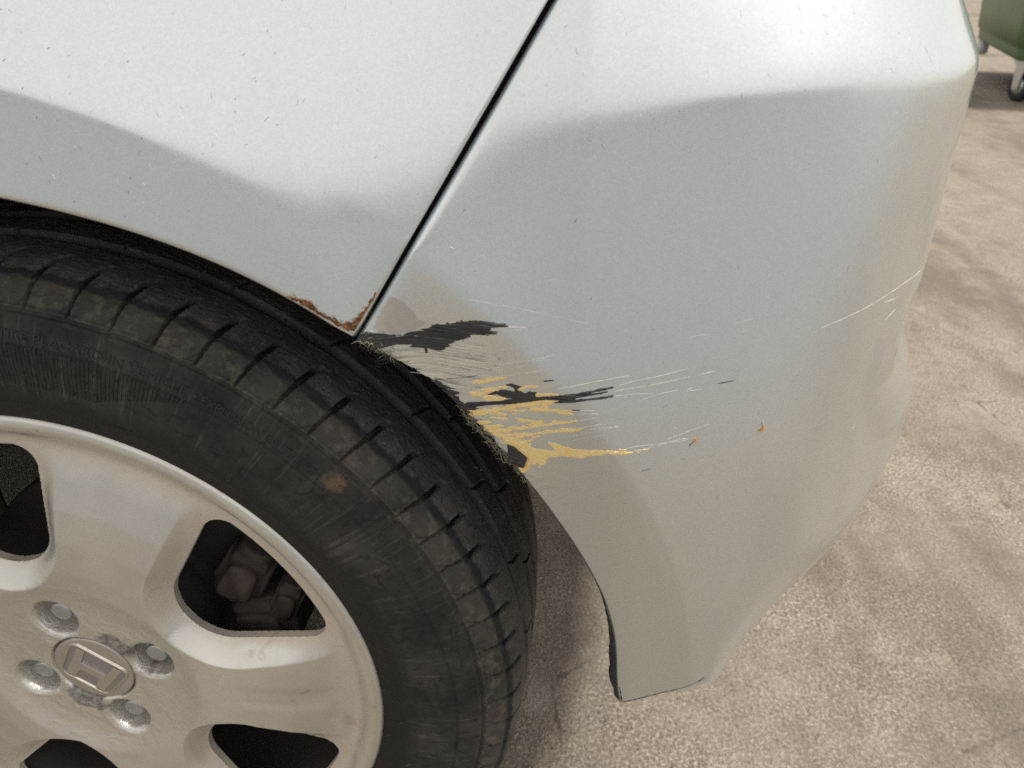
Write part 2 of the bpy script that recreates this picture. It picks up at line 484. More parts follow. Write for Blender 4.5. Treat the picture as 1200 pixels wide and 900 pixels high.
# ------------------------------------------------------------------ ground
def build_ground():
    q = 60.0
    bm = bmesh.new()
    n = 24
    vs = [[bm.verts.new((-q + 2 * q * i / n, -q + 2 * q * j / n, 0)) for j in range(n + 1)] for i in range(n + 1)]
    for i in range(n):
        for j in range(n):
            bm.faces.new((vs[i][j], vs[i + 1][j], vs[i + 1][j + 1], vs[i][j + 1]))
    tag(bm_obj('ground', bm, M_GROUND, smooth=False), kind='structure')
build_ground()
def build_added_road():  # unseen grey strip, added so the bumper reflects a neutral tone
    m = NT('bleached_asphalt')
    n = m.noise(5, 5, .65); g = m.noise(180, 3, .7)
    c = m.mix(m.mapr(n, .3, .7), (.205, .207, .210), (.265, .266, .266))
    c = m.mix(m.mapr(g, .5, .7, 0, .6), c, (.12, .12, .12))
    m.inp('Base Color', c); m.set(Roughness=.9); m.inp('Normal', m.bump(g, .5, .004))
    bm = bmesh.new()
    y = [-15.9, -10, -5, -2, -.75]; x = [-40 + 5 * k for k in range(17)]
    v = [[bm.verts.new((a, b, .004)) for a in x] for b in y]
    for i in range(len(y) - 1):
        for j in range(len(x) - 1): bm.faces.new((v[i][j], v[i][j + 1], v[i + 1][j + 1], v[i + 1][j]))
    tag(bm_obj('added_road', bm, m.m, smooth=False), kind='structure')
build_added_road()

# ------------------------------------------------------------------ the shape of the car's side
WR=0.305                      # height of the wheel centre
def sp(t):                    # soft ramp
    return np.where(t>30,t,np.log1p(np.exp(np.minimum(t,30))))
def ss(a,b,t):
    t=np.clip((t-a)/(b-a),0,1);return t*t*(3-2*t)
# plan curve of the car's side: straight, then round the rear corner; s runs along it and equals x on the straight side
_s=np.linspace(-4,2.2,12401)
_phi=np.radians(np.interp(_s,[-4,.30,.358,.395,.427,.458,.488,.518,.548,.608,.738,1.01,2.2],[0,0,3,8,16,27,44,59,68,76,83,89,90]))
_dx=np.cos(_phi);_dy=np.sin(_phi);_h=_s[1]-_s[0]
_X=np.cumsum(_dx)*_h;_X=_X-np.interp(0,_s,_X)
_Y=-0.035+np.cumsum(_dy)*_h
def side_off(s,z):
    r=np.hypot(s,z-WR)
    # break line: follows the wheel-arch flare on the quarter panel, a level crease on the bumper
    arc=WR+np.sqrt(np.maximum(.41**2-np.minimum(np.abs(s),.40)**2,0.0))
    arc=np.where(s<0,WR+.41,arc)
    t=np.interp(s,[.07,.11,.15,.20,.25,.28,.31,.335],[0,.04,.15,.31,.50,.64,.86,1.])
    w=np.interp(s,[-1,.08,.15,.20,.255,.30,.36,.42,2],[.0015,.0015,.0020,.006,.017,.020,.014,.014,.014])
    w2=np.interp(s,[-1,.22,.27,.33,.38,2],[.024,.024,.020,.010,.0024,.0022])
    zc=.702+.09*np.clip(s-.33,0,.12)
    o=-.45*((1-t)*w*sp((z-arc)/w)+t*w2*sp((z-zc)/w2))
    c_=ss(.39,.49,s);q_=np.minimum(np.abs(z-.70),.20);o=o-.22*(q_*q_+2*.20*(np.abs(z-.70)-q_))*(1-c_)-.25*(z-.6)**2*c_
    o=o-.12*np.maximum(.47-z,0)**2*ss(.18,.3,s)
    o=o-.35*.0022*sp((.424-r)/.0022)*ss(.22,.27,s)*ss(.62,.56,s)
    lobe=np.interp(z,[0,.38,.43,.49,.525,.545,.562,.585,.61,2],[0,-.006,.006,.0175,.0165,.008,-.002,-.004,0,0])
    o=o+lobe*ss(.47,.60,s)
    o=o-3.2*np.maximum(.475-z,0)**2*ss(.432,.505,s)+.002*np.exp(-((z-.71)/.03)**2)*ss(.44,.54,s)
    return o
def P(s,z,off=0.0):
    s=np.asarray(s,float);z=np.asarray(z,float)
    x=np.interp(s,_s,_X);y=np.interp(s,_s,_Y);ph=np.interp(s,_s,_phi)
    o=side_off(s,z)+off
    return np.stack([x+np.sin(ph)*o,y-np.cos(ph)*o,z+0*s],-1)
def zbot(s):
    return np.interp(s,[.36,.379,.4035,.433,.452,.48,.52,.6,1.4],[.305,.316,.334,.353,.351,.330,.318,.32,.33])


D = {"poly":{"black_upper":[[231.0,598.7],[236.8,598.5],[242.6,597.2],[249.9,595.0],[252.9,594.8],[259.6,597.7],[270.5,602.3],[282.4,605.5],[293.0,607.2],[301.4,606.9],[300.9,603.8],[298.9,601.7],[292.7,599.7],[288.5,598.0],[279.9,595.0],[278.2,593.7],[274.4,589.5],[270.7,586.7],[266.7,586.1],[264.7,587.4],[256.5,587.6],[256.7,589.1],[249.3,590.1],[242.7,588.6],[238.2,587.5],[233.0,590.7],[231.0,595.5]],"black_edge":[[255.1,571.7],[261.6,567.0],[269.5,566.8],[269.7,563.9],[274.6,563.4],[270.8,561.3],[279.0,562.1],[275.0,557.6],[277.5,554.7],[281.6,553.9],[285.1,551.9],[283.4,547.1],[278.4,543.3],[275.2,544.3],[268.5,553.0],[262.7,561.2]],"black_stroke":[[268.3,550.5],[277.9,553.6],[292.7,558.6],[299.9,561.6],[307.0,564.5],[300.9,564.1],[297.9,565.0],[293.0,563.8],[295.7,566.2],[298.4,567.9],[301.9,568.8],[307.1,569.0],[306.8,571.6],[302.5,572.2],[305.5,573.5],[310.2,573.0],[307.6,570.8],[311.8,569.1],[314.4,570.8],[317.3,571.0],[317.3,568.3],[322.3,569.8],[327.6,571.4],[333.2,573.0],[342.2,575.5],[346.1,576.6],[353.1,578.4],[353.1,577.9],[346.2,575.7],[338.4,573.4],[336.4,572.6],[346.2,574.8],[350.9,575.7],[347.8,574.4],[342.3,573.2],[336.1,571.6],[336.1,570.4],[346.4,572.1],[353.4,573.7],[353.5,573.0],[346.4,571.5],[333.8,568.7],[325.2,566.8],[328.5,568.9],[321.9,567.8],[316.0,565.2],[304.7,560.3],[292.6,556.8],[277.6,550.8],[269.0,548.8]],"yellow_main":[[302.1,535.2],[306.8,537.9],[313.7,533.7],[318.2,531.3],[327.1,534.8],[323.5,538.6],[324.8,539.6],[328.4,538.9],[331.4,538.0],[340.0,538.2],[348.3,541.1],[362.7,543.3],[362.1,540.1],[354.6,540.1],[344.4,535.8],[340.2,533.9],[331.6,532.4],[323.2,528.4],[321.9,522.8],[319.6,518.7],[317.7,521.4],[313.5,518.0],[310.6,512.2],[308.7,513.6],[312.2,523.5],[302.9,531.0]],"scuff":[[234.6,591.8],[242.6,587.2],[255.4,588.7],[265.4,585.9],[278.1,592.7],[289.7,598.2],[301.3,600.3],[294.4,591.7],[306.0,593.1],[293.3,586.0],[302.5,584.8],[290.7,577.6],[299.2,576.8],[281.4,568.9],[290.1,567.1],[274.0,562.1],[261.2,567.0],[250.2,577.2],[241.7,585.8]],"flake":[[240.1,598.5],[243.2,606.0],[249.9,616.4],[252.1,615.4],[255.0,613.7],[260.0,607.8],[260.8,604.1],[265.1,602.5],[261.4,599.3],[256.3,596.7],[249.2,596.0]],"rust":[[206.1,616.0],[209.7,615.3],[214.2,613.5],[217.0,610.2],[221.4,607.4],[225.7,604.8],[228.5,603.4],[233.1,604.3],[235.5,606.3],[238.4,610.0],[242.0,615.4],[243.8,618.3],[244.4,617.4],[241.0,610.2],[237.3,602.5],[235.3,597.7],[230.5,600.5],[219.7,606.9]],"notch":[[302.0,530.6],[305.7,529.9],[312.2,524.2],[310.2,516.9],[306.8,516.4],[302.6,519.7]]},
  "yellow":[[[[362.0,541.1],[368.2,542.2],[373.9,543.6]],1.41,0.47],[[[300.6,532.8],[306.4,537.1],[313.7,541.8],[319.5,544.7],[327.7,548.3],[340.9,553.8]],2.82,1.03],[[[305.7,530.6],[310.0,534.4],[316.0,540.0],[320.8,543.9]],2.35,1.17],[[[299.4,536.2],[306.4,539.6],[313.3,542.9]],2.35,1.88],[[[291.2,540.1],[295.3,538.1],[300.4,540.3],[306.5,544.0],[313.8,547.9],[326.3,553.2],[337.5,558.0]],2.82,0.94],[[[290.8,539.9],[299.2,543.6]],2.82,1.41],[[[308.9,550.1],[320.8,552.8]],1.88,1.41],[[[287.7,542.8],[292.9,544.3]],1.88,1.41],[[[283.5,548.4],[289.6,551.3],[296.1,554.2],[305.1,559.0],[315.2,563.3],[322.8,566.9]],3.76,2.35],[[[320.7,566.4],[322.0,563.4]],2.82,1.88],[[[323.6,566.6],[330.5,569.4]],2.35,0.94],[[[297.8,554.1],[306.8,556.8],[327.4,562.1]],1.41,1.03],[[[327.4,562.1],[336.8,564.3]],0.94,0.47],[[[306.4,556.4],[306.3,554.7]],2.35,1.41],[[[310.8,557.6],[310.8,556.5]],2.35,1.41],[[[283.9,547.9],[290.4,550.3],[296.0,552.1],[301.3,552.1]],2.35,0.94],[[[329.1,560.9],[334.8,561.9]],1.17,0.7],[[[285.8,562.6],[290.8,564.7],[294.5,567.0],[298.5,569.1],[302.9,570.9]],2.82,1.41],[[[292.4,560.8],[296.4,561.5],[301.7,563.2]],2.82,1.88],[[[287.7,570.9],[292.6,572.6],[297.0,574.7],[302.6,577.1]],1.65,0.7],[[[308.9,571.1],[314.0,573.7],[317.7,574.8]],1.88,0.94],[[[317.7,569.5],[327.6,572.4]],1.41,0.94],[[[294.9,547.9],[301.7,549.2]],1.17,0.7],[[[302.1,533.9],[305.8,531.8],[309.9,528.0],[312.6,523.7]],3.76,4.7],[[[293.5,539.5],[299.8,535.1],[304.4,532.0]],2.82,3.29],[[[313.7,535.0],[309.4,529.2]],1.41,2.35]],
  "black":[[[[296.5,554.3],[299.7,556.9],[301.6,558.6]],0.7,0.47],[[[335.2,564.3],[338.4,564.7]],0.66,0.47],[[[321.4,579.0],[325.4,580.1]],0.75,0.47],[[[263.0,587.2],[263.1,584.6]],1.17,1.17],[[[265.5,567.2],[281.6,572.3],[288.4,574.9]],0.47,0.38],[[[400.9,581.0],[405.6,581.8],[409.4,582.8]],0.94,1.13],[[[392.5,545.3],[393.8,547.9],[395.7,549.4]],0.66,0.47],[[[370.6,529.8],[375.6,531.5]],0.47,0.38]],
  "white":[[[[261.7,571.5],[279.7,575.2],[298.5,580.9]],0.75,0.47],[[[263.0,583.5],[292.2,589.8]],0.85,0.47],[[[266.6,577.5],[287.6,583.8]],0.94,0.56],[[[262.0,574.3],[288.8,581.9]],0.56,0.38],[[[253.6,572.5],[270.1,568.6],[288.2,572.2]],0.7,0.47],[[[302.6,577.1],[312.0,581.3],[320.9,585.4]],1.03,0.66],[[[288.2,572.2],[305.7,579.1]],0.7,0.47],[[[270.5,572.1],[301.6,583.1]],0.7,0.47],[[[327.5,575.4],[342.0,579.9],[360.0,584.8]],1.13,0.56],[[[338.1,578.6],[360.0,584.6]],0.94,0.56],[[[354.2,578.6],[363.7,582.2],[376.7,585.7],[386.8,589.2]],0.75,0.47],[[[353.7,575.8],[367.6,579.1],[380.9,582.6],[388.1,584.9]],1.22,0.75],[[[390.8,585.3],[398.7,587.6]],0.94,0.56],[[[353.1,573.0],[362.0,574.8],[371.9,575.5]],0.85,0.47],[[[366.7,571.6],[375.4,575.6],[383.5,577.6]],0.61,0.42],[[[386.8,576.6],[390.0,579.2]],0.7,0.47],[[[388.7,577.1],[394.1,578.0]],0.7,0.47],[[[337.5,558.0],[347.0,561.2]],0.66,0.38],[[[338.8,564.5],[345.6,565.0]],0.7,0.47],[[[336.9,562.2],[348.1,563.2]],0.94,0.47],[[[343.4,553.7],[357.5,556.5]],0.7,0.47],[[[322.6,538.3],[335.4,546.5],[341.1,550.4],[351.4,550.4]],0.05,0.05],[[[331.3,541.0],[339.6,546.5],[351.3,551.4]],0.94,0.52],[[[329.1,544.0],[343.5,551.5],[357.5,556.2]],0.7,0.42],[[[331.0,551.1],[348.9,557.3]],0.56,0.38],[[[362.6,543.8],[369.9,545.6],[377.8,546.3],[385.1,547.9],[391.5,549.4]],0.85,0.56],[[[381.2,549.4],[388.6,553.0],[400.6,558.6]],0.94,0.47],[[[364.9,541.8],[377.9,545.3],[387.7,549.9]],0.94,0.56],[[[376.9,546.3],[391.4,550.4]],1.17,0.56],[[[446.2,607.0],[462.0,611.7],[482.7,617.4],[497.0,619.8],[519.1,619.9]],0.94,0.61],[[[480.9,613.6],[490.9,613.5]],0.94,0.56],[[[486.4,603.7],[494.1,607.3]],0.47,0.38],[[[282.8,618.2],[306.0,615.5],[340.4,610.5]],0.28,0.19],[[[301.3,605.6],[313.1,606.2]],1.03,0.56],[[[302.9,603.2],[310.7,605.2]],0.75,0.47],[[[262.7,580.9],[301.8,591.7]],0.7,0.47],[[[264.6,578.9],[289.1,587.2]],0.56,0.38],[[[240.0,587.6],[255.3,588.1]],0.7,0.7],[[[251.0,595.2],[264.8,600.1],[282.4,605.8]],0.66,0.56],[[[238.6,598.2],[242.3,598.4]],1.03,0.94],[[[245.6,594.0],[252.1,594.6]],1.17,0.94],[[[293.5,590.1],[306.0,595.0]],0.56,0.38],[[[275.4,577.0],[301.6,585.2],[321.9,591.0]],0.52,0.33],[[[305.8,586.6],[325.8,593.5]],0.42,0.28],[[[265.8,569.5],[288.5,576.6],[314.0,586.8]],0.52,0.38],[[[384.5,604.2],[387.7,605.9],[392.5,606.3]],0.52,0.33],[[[407.7,606.9],[412.1,608.9]],0.52,0.38],[[[404.7,611.6],[412.0,613.9]],0.47,0.33]],
  "grime":[[[[381.7,315.4],[393.1,326.0],[408.8,341.6],[424.2,356.4],[433.9,362.9]],0.75,0.47],[[[411.7,344.6],[414.6,347.4],[417.0,349.9]],1.41,0.7],[[[426.8,358.1],[429.8,361.6],[431.1,364.2]],1.65,0.94],[[[446.0,363.3],[455.5,357.0]],0.94,0.47],[[[456.4,385.0],[458.0,390.0]],0.75,0.47],[[[378.4,331.3],[380.4,322.3],[381.7,314.9]],0.75,0.94]],
  "chips":[[138.6,732.9],[144.5,716.6],[144.6,713.2],[104.7,713.4],[108.0,701.9],[115.2,699.7],[125.9,698.1],[130.9,694.7],[122.3,707.8],[189.2,687.6],[173.0,676.8],[180.9,686.3],[196.6,707.6],[167.8,692.1],[98.6,702.1],[106.6,667.6],[122.6,701.6],[163.4,675.3],[152.0,673.2],[135.6,666.3],[207.0,687.5],[218.0,727.0],[283.5,731.9],[272.9,729.9],[274.1,726.9],[260.3,715.9],[259.2,715.6],[291.4,717.5],[249.0,711.1],[285.9,698.6],[275.9,687.6],[266.1,682.4],[254.6,684.5],[315.9,719.0],[312.2,715.0],[333.0,712.2],[309.6,703.7],[310.8,700.7],[310.0,692.8],[324.2,701.2],[355.2,698.2],[346.4,684.5],[346.2,677.3],[316.2,659.4],[279.1,641.0],[307.4,727.6],[347.5,731.3],[344.4,718.2],[417.2,707.0],[419.1,706.0],[434.4,712.3],[434.3,709.3],[413.9,709.1],[453.7,724.8],[457.0,725.4],[466.0,724.0],[456.9,717.0],[465.1,720.5],[486.0,718.6],[477.1,716.3],[465.6,709.2],[465.0,706.1],[458.0,697.0],[438.1,733.9],[443.4,733.0],[429.6,734.5],[415.2,726.6],[423.8,698.0],[421.5,688.5],[421.9,684.7],[391.3,733.0],[454.6,713.5],[289.3,724.1],[268.0,718.2],[483.8,545.6],[389.1,636.7],[328.6,623.4],[371.7,549.2],[326.3,623.6],[265.0,621.9],[256.4,615.0],[243.8,621.7],[231.5,620.3],[233.9,618.9],[440.6,506.8],[384.9,556.0],[363.9,598.2],[453.7,661.9],[428.5,658.2],[424.2,657.3]],
  "dark":[[145.9,713.2],[150.8,684.7],[175.7,678.8],[142.0,668.3],[112.9,657.0],[165.1,654.7],[178.4,637.5],[197.3,707.3],[189.3,699.4],[189.3,694.6],[206.3,689.8],[369.8,700.0],[383.6,556.9],[459.5,520.6],[423.3,496.4],[424.5,450.3],[416.4,435.8],[387.7,636.3],[368.6,608.6],[374.8,592.4],[389.1,552.5],[391.0,537.5],[340.8,622.4],[345.2,592.7],[289.2,630.9],[441.7,437.6],[373.1,425.7],[362.0,337.1],[248.8,682.1],[197.7,706.0],[494.4,517.9],[434.2,607.7],[453.7,571.4],[470.8,554.5],[467.5,548.8]],
  "gap":[[320.4,735.8],[297.3,703.6],[275.9,669.3],[256.6,636.4],[235.8,599.0]],
  "arch":[[235.8,599.0],[244.4,586.4],[253.3,570.3],[264.3,556.0],[277.0,542.9],[292.5,528.3],[308.7,513.6],[318.2,498.2],[328.2,481.6],[337.0,468.5],[344.1,453.6],[352.2,435.3],[359.2,414.9],[364.8,400.1],[368.9,384.0],[372.3,365.2],[375.4,344.5],[378.2,326.2],[380.8,312.3]],
  "parch":[[77.4,656.1],[94.5,652.5],[111.6,648.9],[128.2,643.3],[144.8,637.3],[159.6,631.5],[174.5,625.7],[200.8,615.3],[219.8,607.4],[230.5,600.5]],
  "seed":[[426.6,554.5],[395.3,548.9],[436.2,505.0]]}

CAR = empty('parked_car')
tag(CAR, 'silver hatchback with scraped rear bumper and dusty rear alloy wheel on bleached concrete', 'car')

# edge curves: panel gap, wheel arch (polar about the hub, smoothed), bumper bottom
_gp = np.array(D['gap']) / 1000
GK = np.polyfit(_gp[:, 1], _gp[:, 0], 1)                 # s as a function of z along the gap
def gap_s(z): return np.polyval(GK, z)
_ap = np.array(D['parch'] + D['arch']) / 1000
_at = np.degrees(np.arctan2(_ap[:, 0], _ap[:, 1] - WR)); _ar = np.hypot(_ap[:, 0], _ap[:, 1] - WR)
_xt = np.linspace(-40, 8, 14)
_rk = np.polyfit(np.r_[_xt, _at] / 50, np.r_[np.full(14, _ar[0]), _ar], 9)
def arch_r(deg):
    d = np.asarray(deg, float)
    return np.where(d < -15, np.polyval(_rk, -15 / 50), np.polyval(_rk, np.clip(d, -15, 90) / 50))
_zz = np.linspace(.55, .66, 400)
_dd = np.degrees(np.arctan2(gap_s(_zz), _zz - WR))
_k = np.argmin(np.abs(np.hypot(gap_s(_zz), _zz - WR) - arch_r(_dd)))
CORN_Z = float(_zz[_k]); CORN_S = float(gap_s(CORN_Z)); CORN_A = float(_dd[_k])
_gc = math.cos(math.atan(GK[0]))

BOT_A = float(_at[-1])
def roll_off(t, rho):
    t = np.clip(t, 0, rho)
    return -(rho - np.sqrt(np.maximum(rho ** 2 - (rho - t) ** 2, 0)))

def gap_half(z): return np.interp(z, [CORN_Z, CORN_Z + .02, .72, 1.1], [.0005, .0007, .0010, .0012])

def build_panel():
    ang = np.radians(np.concatenate([np.linspace(-86, -20, 34), np.linspace(-19, CORN_A, 150)]))
    rr = arch_r(np.degrees(ang))
    Bs, Bz = rr * np.sin(ang), WR + rr * np.cos(ang)
    ztop = 1.05
    Ts = np.linspace(-.62, gap_s(ztop), len(ang)) ; Ts = -.62 + (gap_s(ztop) + .62) * ((Bs - Bs[0]) / (Bs[-1] - Bs[0]))
    v = np.concatenate([[0, .0006, .0014, .0024, .0034, .0045], np.arange(.008, .42, .0035), np.linspace(.425, 1, 30)])
    v = v[:, None]
    S = Bs * (1 - v) + Ts * v; Z = Bz * (1 - v) + ztop * v
    # last columns: closer steps at the gap, following its line
    g = gap_s(Z[:, -1:]) - gap_half(Z[:, -1:]) / _gc
    last = S[:, -2:-1]
    steps = np.array([.25, .5, .75, .9, .96, .99, 1.0])[None]
    S2 = last + (g - last) * steps; Z2 = Z[:, -2:-1] + (Z[:, -1:] - Z[:, -2:-1]) * steps
    S = np.concatenate([S[:, :-1], S2], 1); Z = np.concatenate([Z[:, :-1], Z2], 1)
    dg = np.degrees(np.arctan2(S, Z - WR))
    ta = np.hypot(S, Z - WR) - arch_r(dg)
    tg = (gap_s(Z) - gap_half(Z) / _gc - S) * _gc
    off = roll_off(ta, .0042) * (Z > .33) + roll_off(tg, .0016)
    # hand-made unevenness of pressed steel: very shallow
    off = off + .00014 * vnoise(S * 9, Z * 9, 3)
    # flanges turned inwards along the arch and the gap
    S = np.concatenate([S[:1], S[:1], S]); Z = np.concatenate([Z[:1], Z[:1], Z])
    fl = np.interp(np.arange(S.shape[1]), [0, S.shape[1] - 26, S.shape[1] - 10, S.shape[1]], [.006, .006, .004, .003])[None]
    off = np.concatenate([off[:1] - fl, off[:1] - .003, off])
    S = np.concatenate([S, S[:, -1:], S[:, -1:]], 1); Z = np.concatenate([Z, Z[:, -1:], Z[:, -1:]], 1)
    off = np.concatenate([off, off[:, -1:] - .002, off[:, -1:] - .018], 1)
    grid_obj('quarter_panel', P(S, Z, off), M_PAINT, CAR)
build_panel()

S_END = 1.34
def build_bumper():
    a = np.radians(np.linspace(BOT_A, CORN_A, 190)); rr = arch_r(np.degrees(a))
    Ls, Lz = rr * np.sin(a), WR + rr * np.cos(a)
    zg = np.linspace(CORN_Z, .97, 170)[1:]
    Ls = np.concatenate([Ls, gap_s(zg)]); Lz = np.concatenate([Lz, zg])
    n = len(Ls)
    zz = np.concatenate([np.full(190, 0), zg]); gh = np.where(np.arange(n) >= 185, gap_half(np.maximum(Lz, CORN_Z)), 0)
    Ls = Ls + gh / _gc
    v = np.linspace(0, 1, n)[:, None]
    arc = np.r_[0, np.cumsum(np.hypot(np.diff(Ls), np.diff(Lz)))]; v = (arc / arc[-1])[:, None]
    Rz = .33 + (.97 - .33) * v
    g = np.concatenate([[0, .0003, .0008, .0015, .0023, .0032, .0042], np.arange(.006, .34, .0022), np.linspace(.343, .55, 60), np.linspace(.56, 1, 40)])[None]
    S = Ls[:, None] + (S_END - Ls[:, None]) * g
    h = np.clip(g * 2.2, 0, 1); h = h * h * (3 - 2 * h)
    Z = Lz[:, None] * (1 - h) + Rz * h
    low = zbot(S[:1]) - Z[:1]
    low[:, 0] = 0
    wv = np.clip(1 - v / .35, 0, 1) ** 2
    Z = Z + low * np.clip((S - S[:, :1]) / .02, 0, 1) * wv
    dg = np.degrees(np.arctan2(S, Z - WR))
    ta = np.where((dg > CORN_A - 1) & (dg < 95), np.hypot(S, Z - WR) - arch_r(dg), 1)
    tg = (S - gap_s(Z) - gap_half(Z) / _gc) * _gc
    tg = np.where(Z > CORN_Z - .002, tg, 1)
    tb = Z - Z[:1]
    off = roll_off(ta, .0022) + roll_off(tg, .0046) + roll_off(tb, .004)
    # the plastic lip is chewed where it was hit
    hit = np.exp(-((Z - .545) / .035) ** 2)
    off = off + .00016 * vnoise(S * 8, Z * 8, 5) - hit * np.exp(-ta / .006) * .0016 * (vnoise(S * 500, Z * 500, 8) + .6) * (ta < .03)
    S = np.concatenate([S[:, :1], S[:, :1], S], 1); Z = np.concatenate([Z[:, :1], Z[:, :1], Z], 1)
    off = np.concatenate([off[:, :1] - .010, off[:, :1] - .002, off], 1)
    S = np.concatenate([S[:1], S[:1], S]); Z = np.concatenate([Z[:1] + .004, Z[:1], Z])
    off = np.concatenate([off[:1] - .014, off[:1] - .002, off])
    G = P(S, Z, off)
    yc = G[..., -1, 1].mean()
    mir = G[:, ::-1][:, 1:].copy(); mir[..., 1] = 2 * yc - mir[..., 1]
    ymid = float(yc)
    return grid_obj('rear_bumper', np.concatenate([G, mir], 1), M_PAINT, CAR), ymid
BUMPER, Y_MID = build_bumper()

# dark inner return seen down the panel gap, and the lip behind the bumper's arch edge
def build_gap_backing():
    z = np.linspace(CORN_Z + .010, .97, 120)[:, None]
    u = np.linspace(-.006, .006, 5)[None]
    grid_obj('panel_joint_backing', P(gap_s(z) + u, z + 0 * u, np.full((120, 5), -.0125)), M_SEAL, CAR)
    a = np.radians(np.linspace(BOT_A, 66, 90)); rr = arch_r(np.degrees(a))
    w = np.interp(np.degrees(a), [66, 70, 78, BOT_A - 1, BOT_A], [.0002, .0012, .0026, .0034, .0045])
    t = np.linspace(0, 1, 5)[:, None]
    jag = .0005 * vnoise(np.arange(90) * .6, 0 * a, 2)
    r2 = rr - (w + jag) * t
    off = -.0016 - .004 * t + 0 * r2
    G = P(r2 * np.sin(a), WR + r2 * np.cos(a), off)
    G2 = P(r2[-1:] * np.sin(a), WR + r2[-1:] * np.cos(a), off[-1:] - .014)
    grid_obj('arch_edge_trim', np.concatenate([G, G2]), M_BLACKPL, CAR)
    # small torn tab hanging at the lower end of the arch edge
    a = np.radians(np.linspace(BOT_A - 4, BOT_A + .2, 16)); rr = arch_r(np.degrees(a))
    w = .0042 * np.sin(np.linspace(.25, 2.6, 16)) ** .7
    t = np.linspace(0, 1, 4)[:, None]
    r2 = rr - .001 - w * t
    G = P(r2 * np.sin(a), WR + r2 * np.cos(a), -.004 - .007 * t + 0 * r2)
    G2 = P(r2[::-1] * np.sin(a), WR + r2[::-1] * np.cos(a), -.0065 - .007 * t[::-1] + 0 * r2)
    grid_obj('torn_plastic_tab', np.concatenate([G, G2]), M_BLACKPL, CAR)
build_gap_backing()

# ------------------------------------------------------------------ damage: layers that follow the bumper's surface
def sdf_poly(S, Z, pts):
    """signed distance (mm), negative inside"""
    p = np.asarray(pts, float); q = np.roll(p, -1, 0)
    d = np.full(S.shape, 1e9); ins = np.zeros(S.shape, bool)
    for (ax, ay), (bx, by) in zip(p, q):
        ex, ey = bx - ax, by - ay
        t = np.clip(((S - ax) * ex + (Z - ay) * ey) / (ex * ex + ey * ey + 1e-12), 0, 1)
        d = np.minimum(d, np.hypot(S - ax - t * ex, Z - ay - t * ey))
        c = ((ay > Z) != (by > Z)) & (S < (bx - ax) * (Z - ay) / (by - ay + 1e-12) + ax)
        ins ^= c
    return np.where(ins, -d, d)

def sdf_stroke(S, Z, pts, w0, w1):
    p = np.asarray(pts, float)
    L = np.r_[0, np.cumsum(np.hypot(*np.diff(p, axis=0).T))]
    d = np.full(S.shape, 1e9)
    for k in range(len(p) - 1):
        ax, ay = p[k]; ex, ey = p[k + 1] - p[k]
        t = np.clip(((S - ax) * ex + (Z - ay) * ey) / (ex * ex + ey * ey + 1e-12), 0, 1)
        w = w0 + (w1 - w0) * (L[k] + t * (L[k + 1] - L[k])) / L[-1]
        d = np.minimum(d, np.hypot(S - ax - t * ex, Z - ay - t * ey) - w / 2)
    return d

_s0, _s1, _z0, _z1, _st = 222., 380., 505., 622., .22
SS, ZZ = np.meshgrid(np.arange(_s0, _s1, _st), np.arange(_z0, _z1, _st))
# direction of the scrape: along +s, fanning slightly upwards
streak = vnoise(SS * .075, (ZZ - SS * .06) * .55, 1) * .55 + vnoise(SS * .13, (ZZ - SS * .06) * 1.25, 2) * .35 + vnoise(SS * .3, (ZZ - SS * .06) * 2.6, 3) * .2
streak2 = vnoise(SS * .07, (ZZ - SS * .06) * 1.1, 7) * .6 + vnoise(SS * .2, (ZZ - SS * .06) * 2.6, 9) * .4
lump = fbm(SS * .55, ZZ * .8, 4, 4)
edge_d = np.hypot(SS, ZZ - WR * 1000) - arch_r(np.degrees(np.arctan2(SS, ZZ - WR * 1000))) * 1000    # mm outside the arch edge
base_ok = (edge_d > .1) & (SS > gap_s(ZZ / 1000) * 1000 + 1.2)

def layer(name, m, gain, thick, mat, parent, relief=None, label=None):
    """m > 0 where the layer lies (mm); its edge sinks into the surface, so the outline is clean"""
    m = np.where(base_ok, m, -1)
    off = np.clip(m * gain, -.10, thick)
    if relief is not None: off = off + relief * np.clip(m * 2, 0, 1)
    c = m > -.05
    keep = c[:-1, :-1] | c[1:, :-1] | c[:-1, 1:] | c[1:, 1:]
    dg = np.degrees(np.arctan2(SS, ZZ - WR * 1000))
    roll = roll_off(np.maximum(edge_d, 0) / 1000, .0022)
    G = P(SS / 1000, ZZ / 1000, off / 1000 + roll)
    o = grid_obj(name, G, mat, parent, keep=keep)
    if label: o['label'] = label
    return o

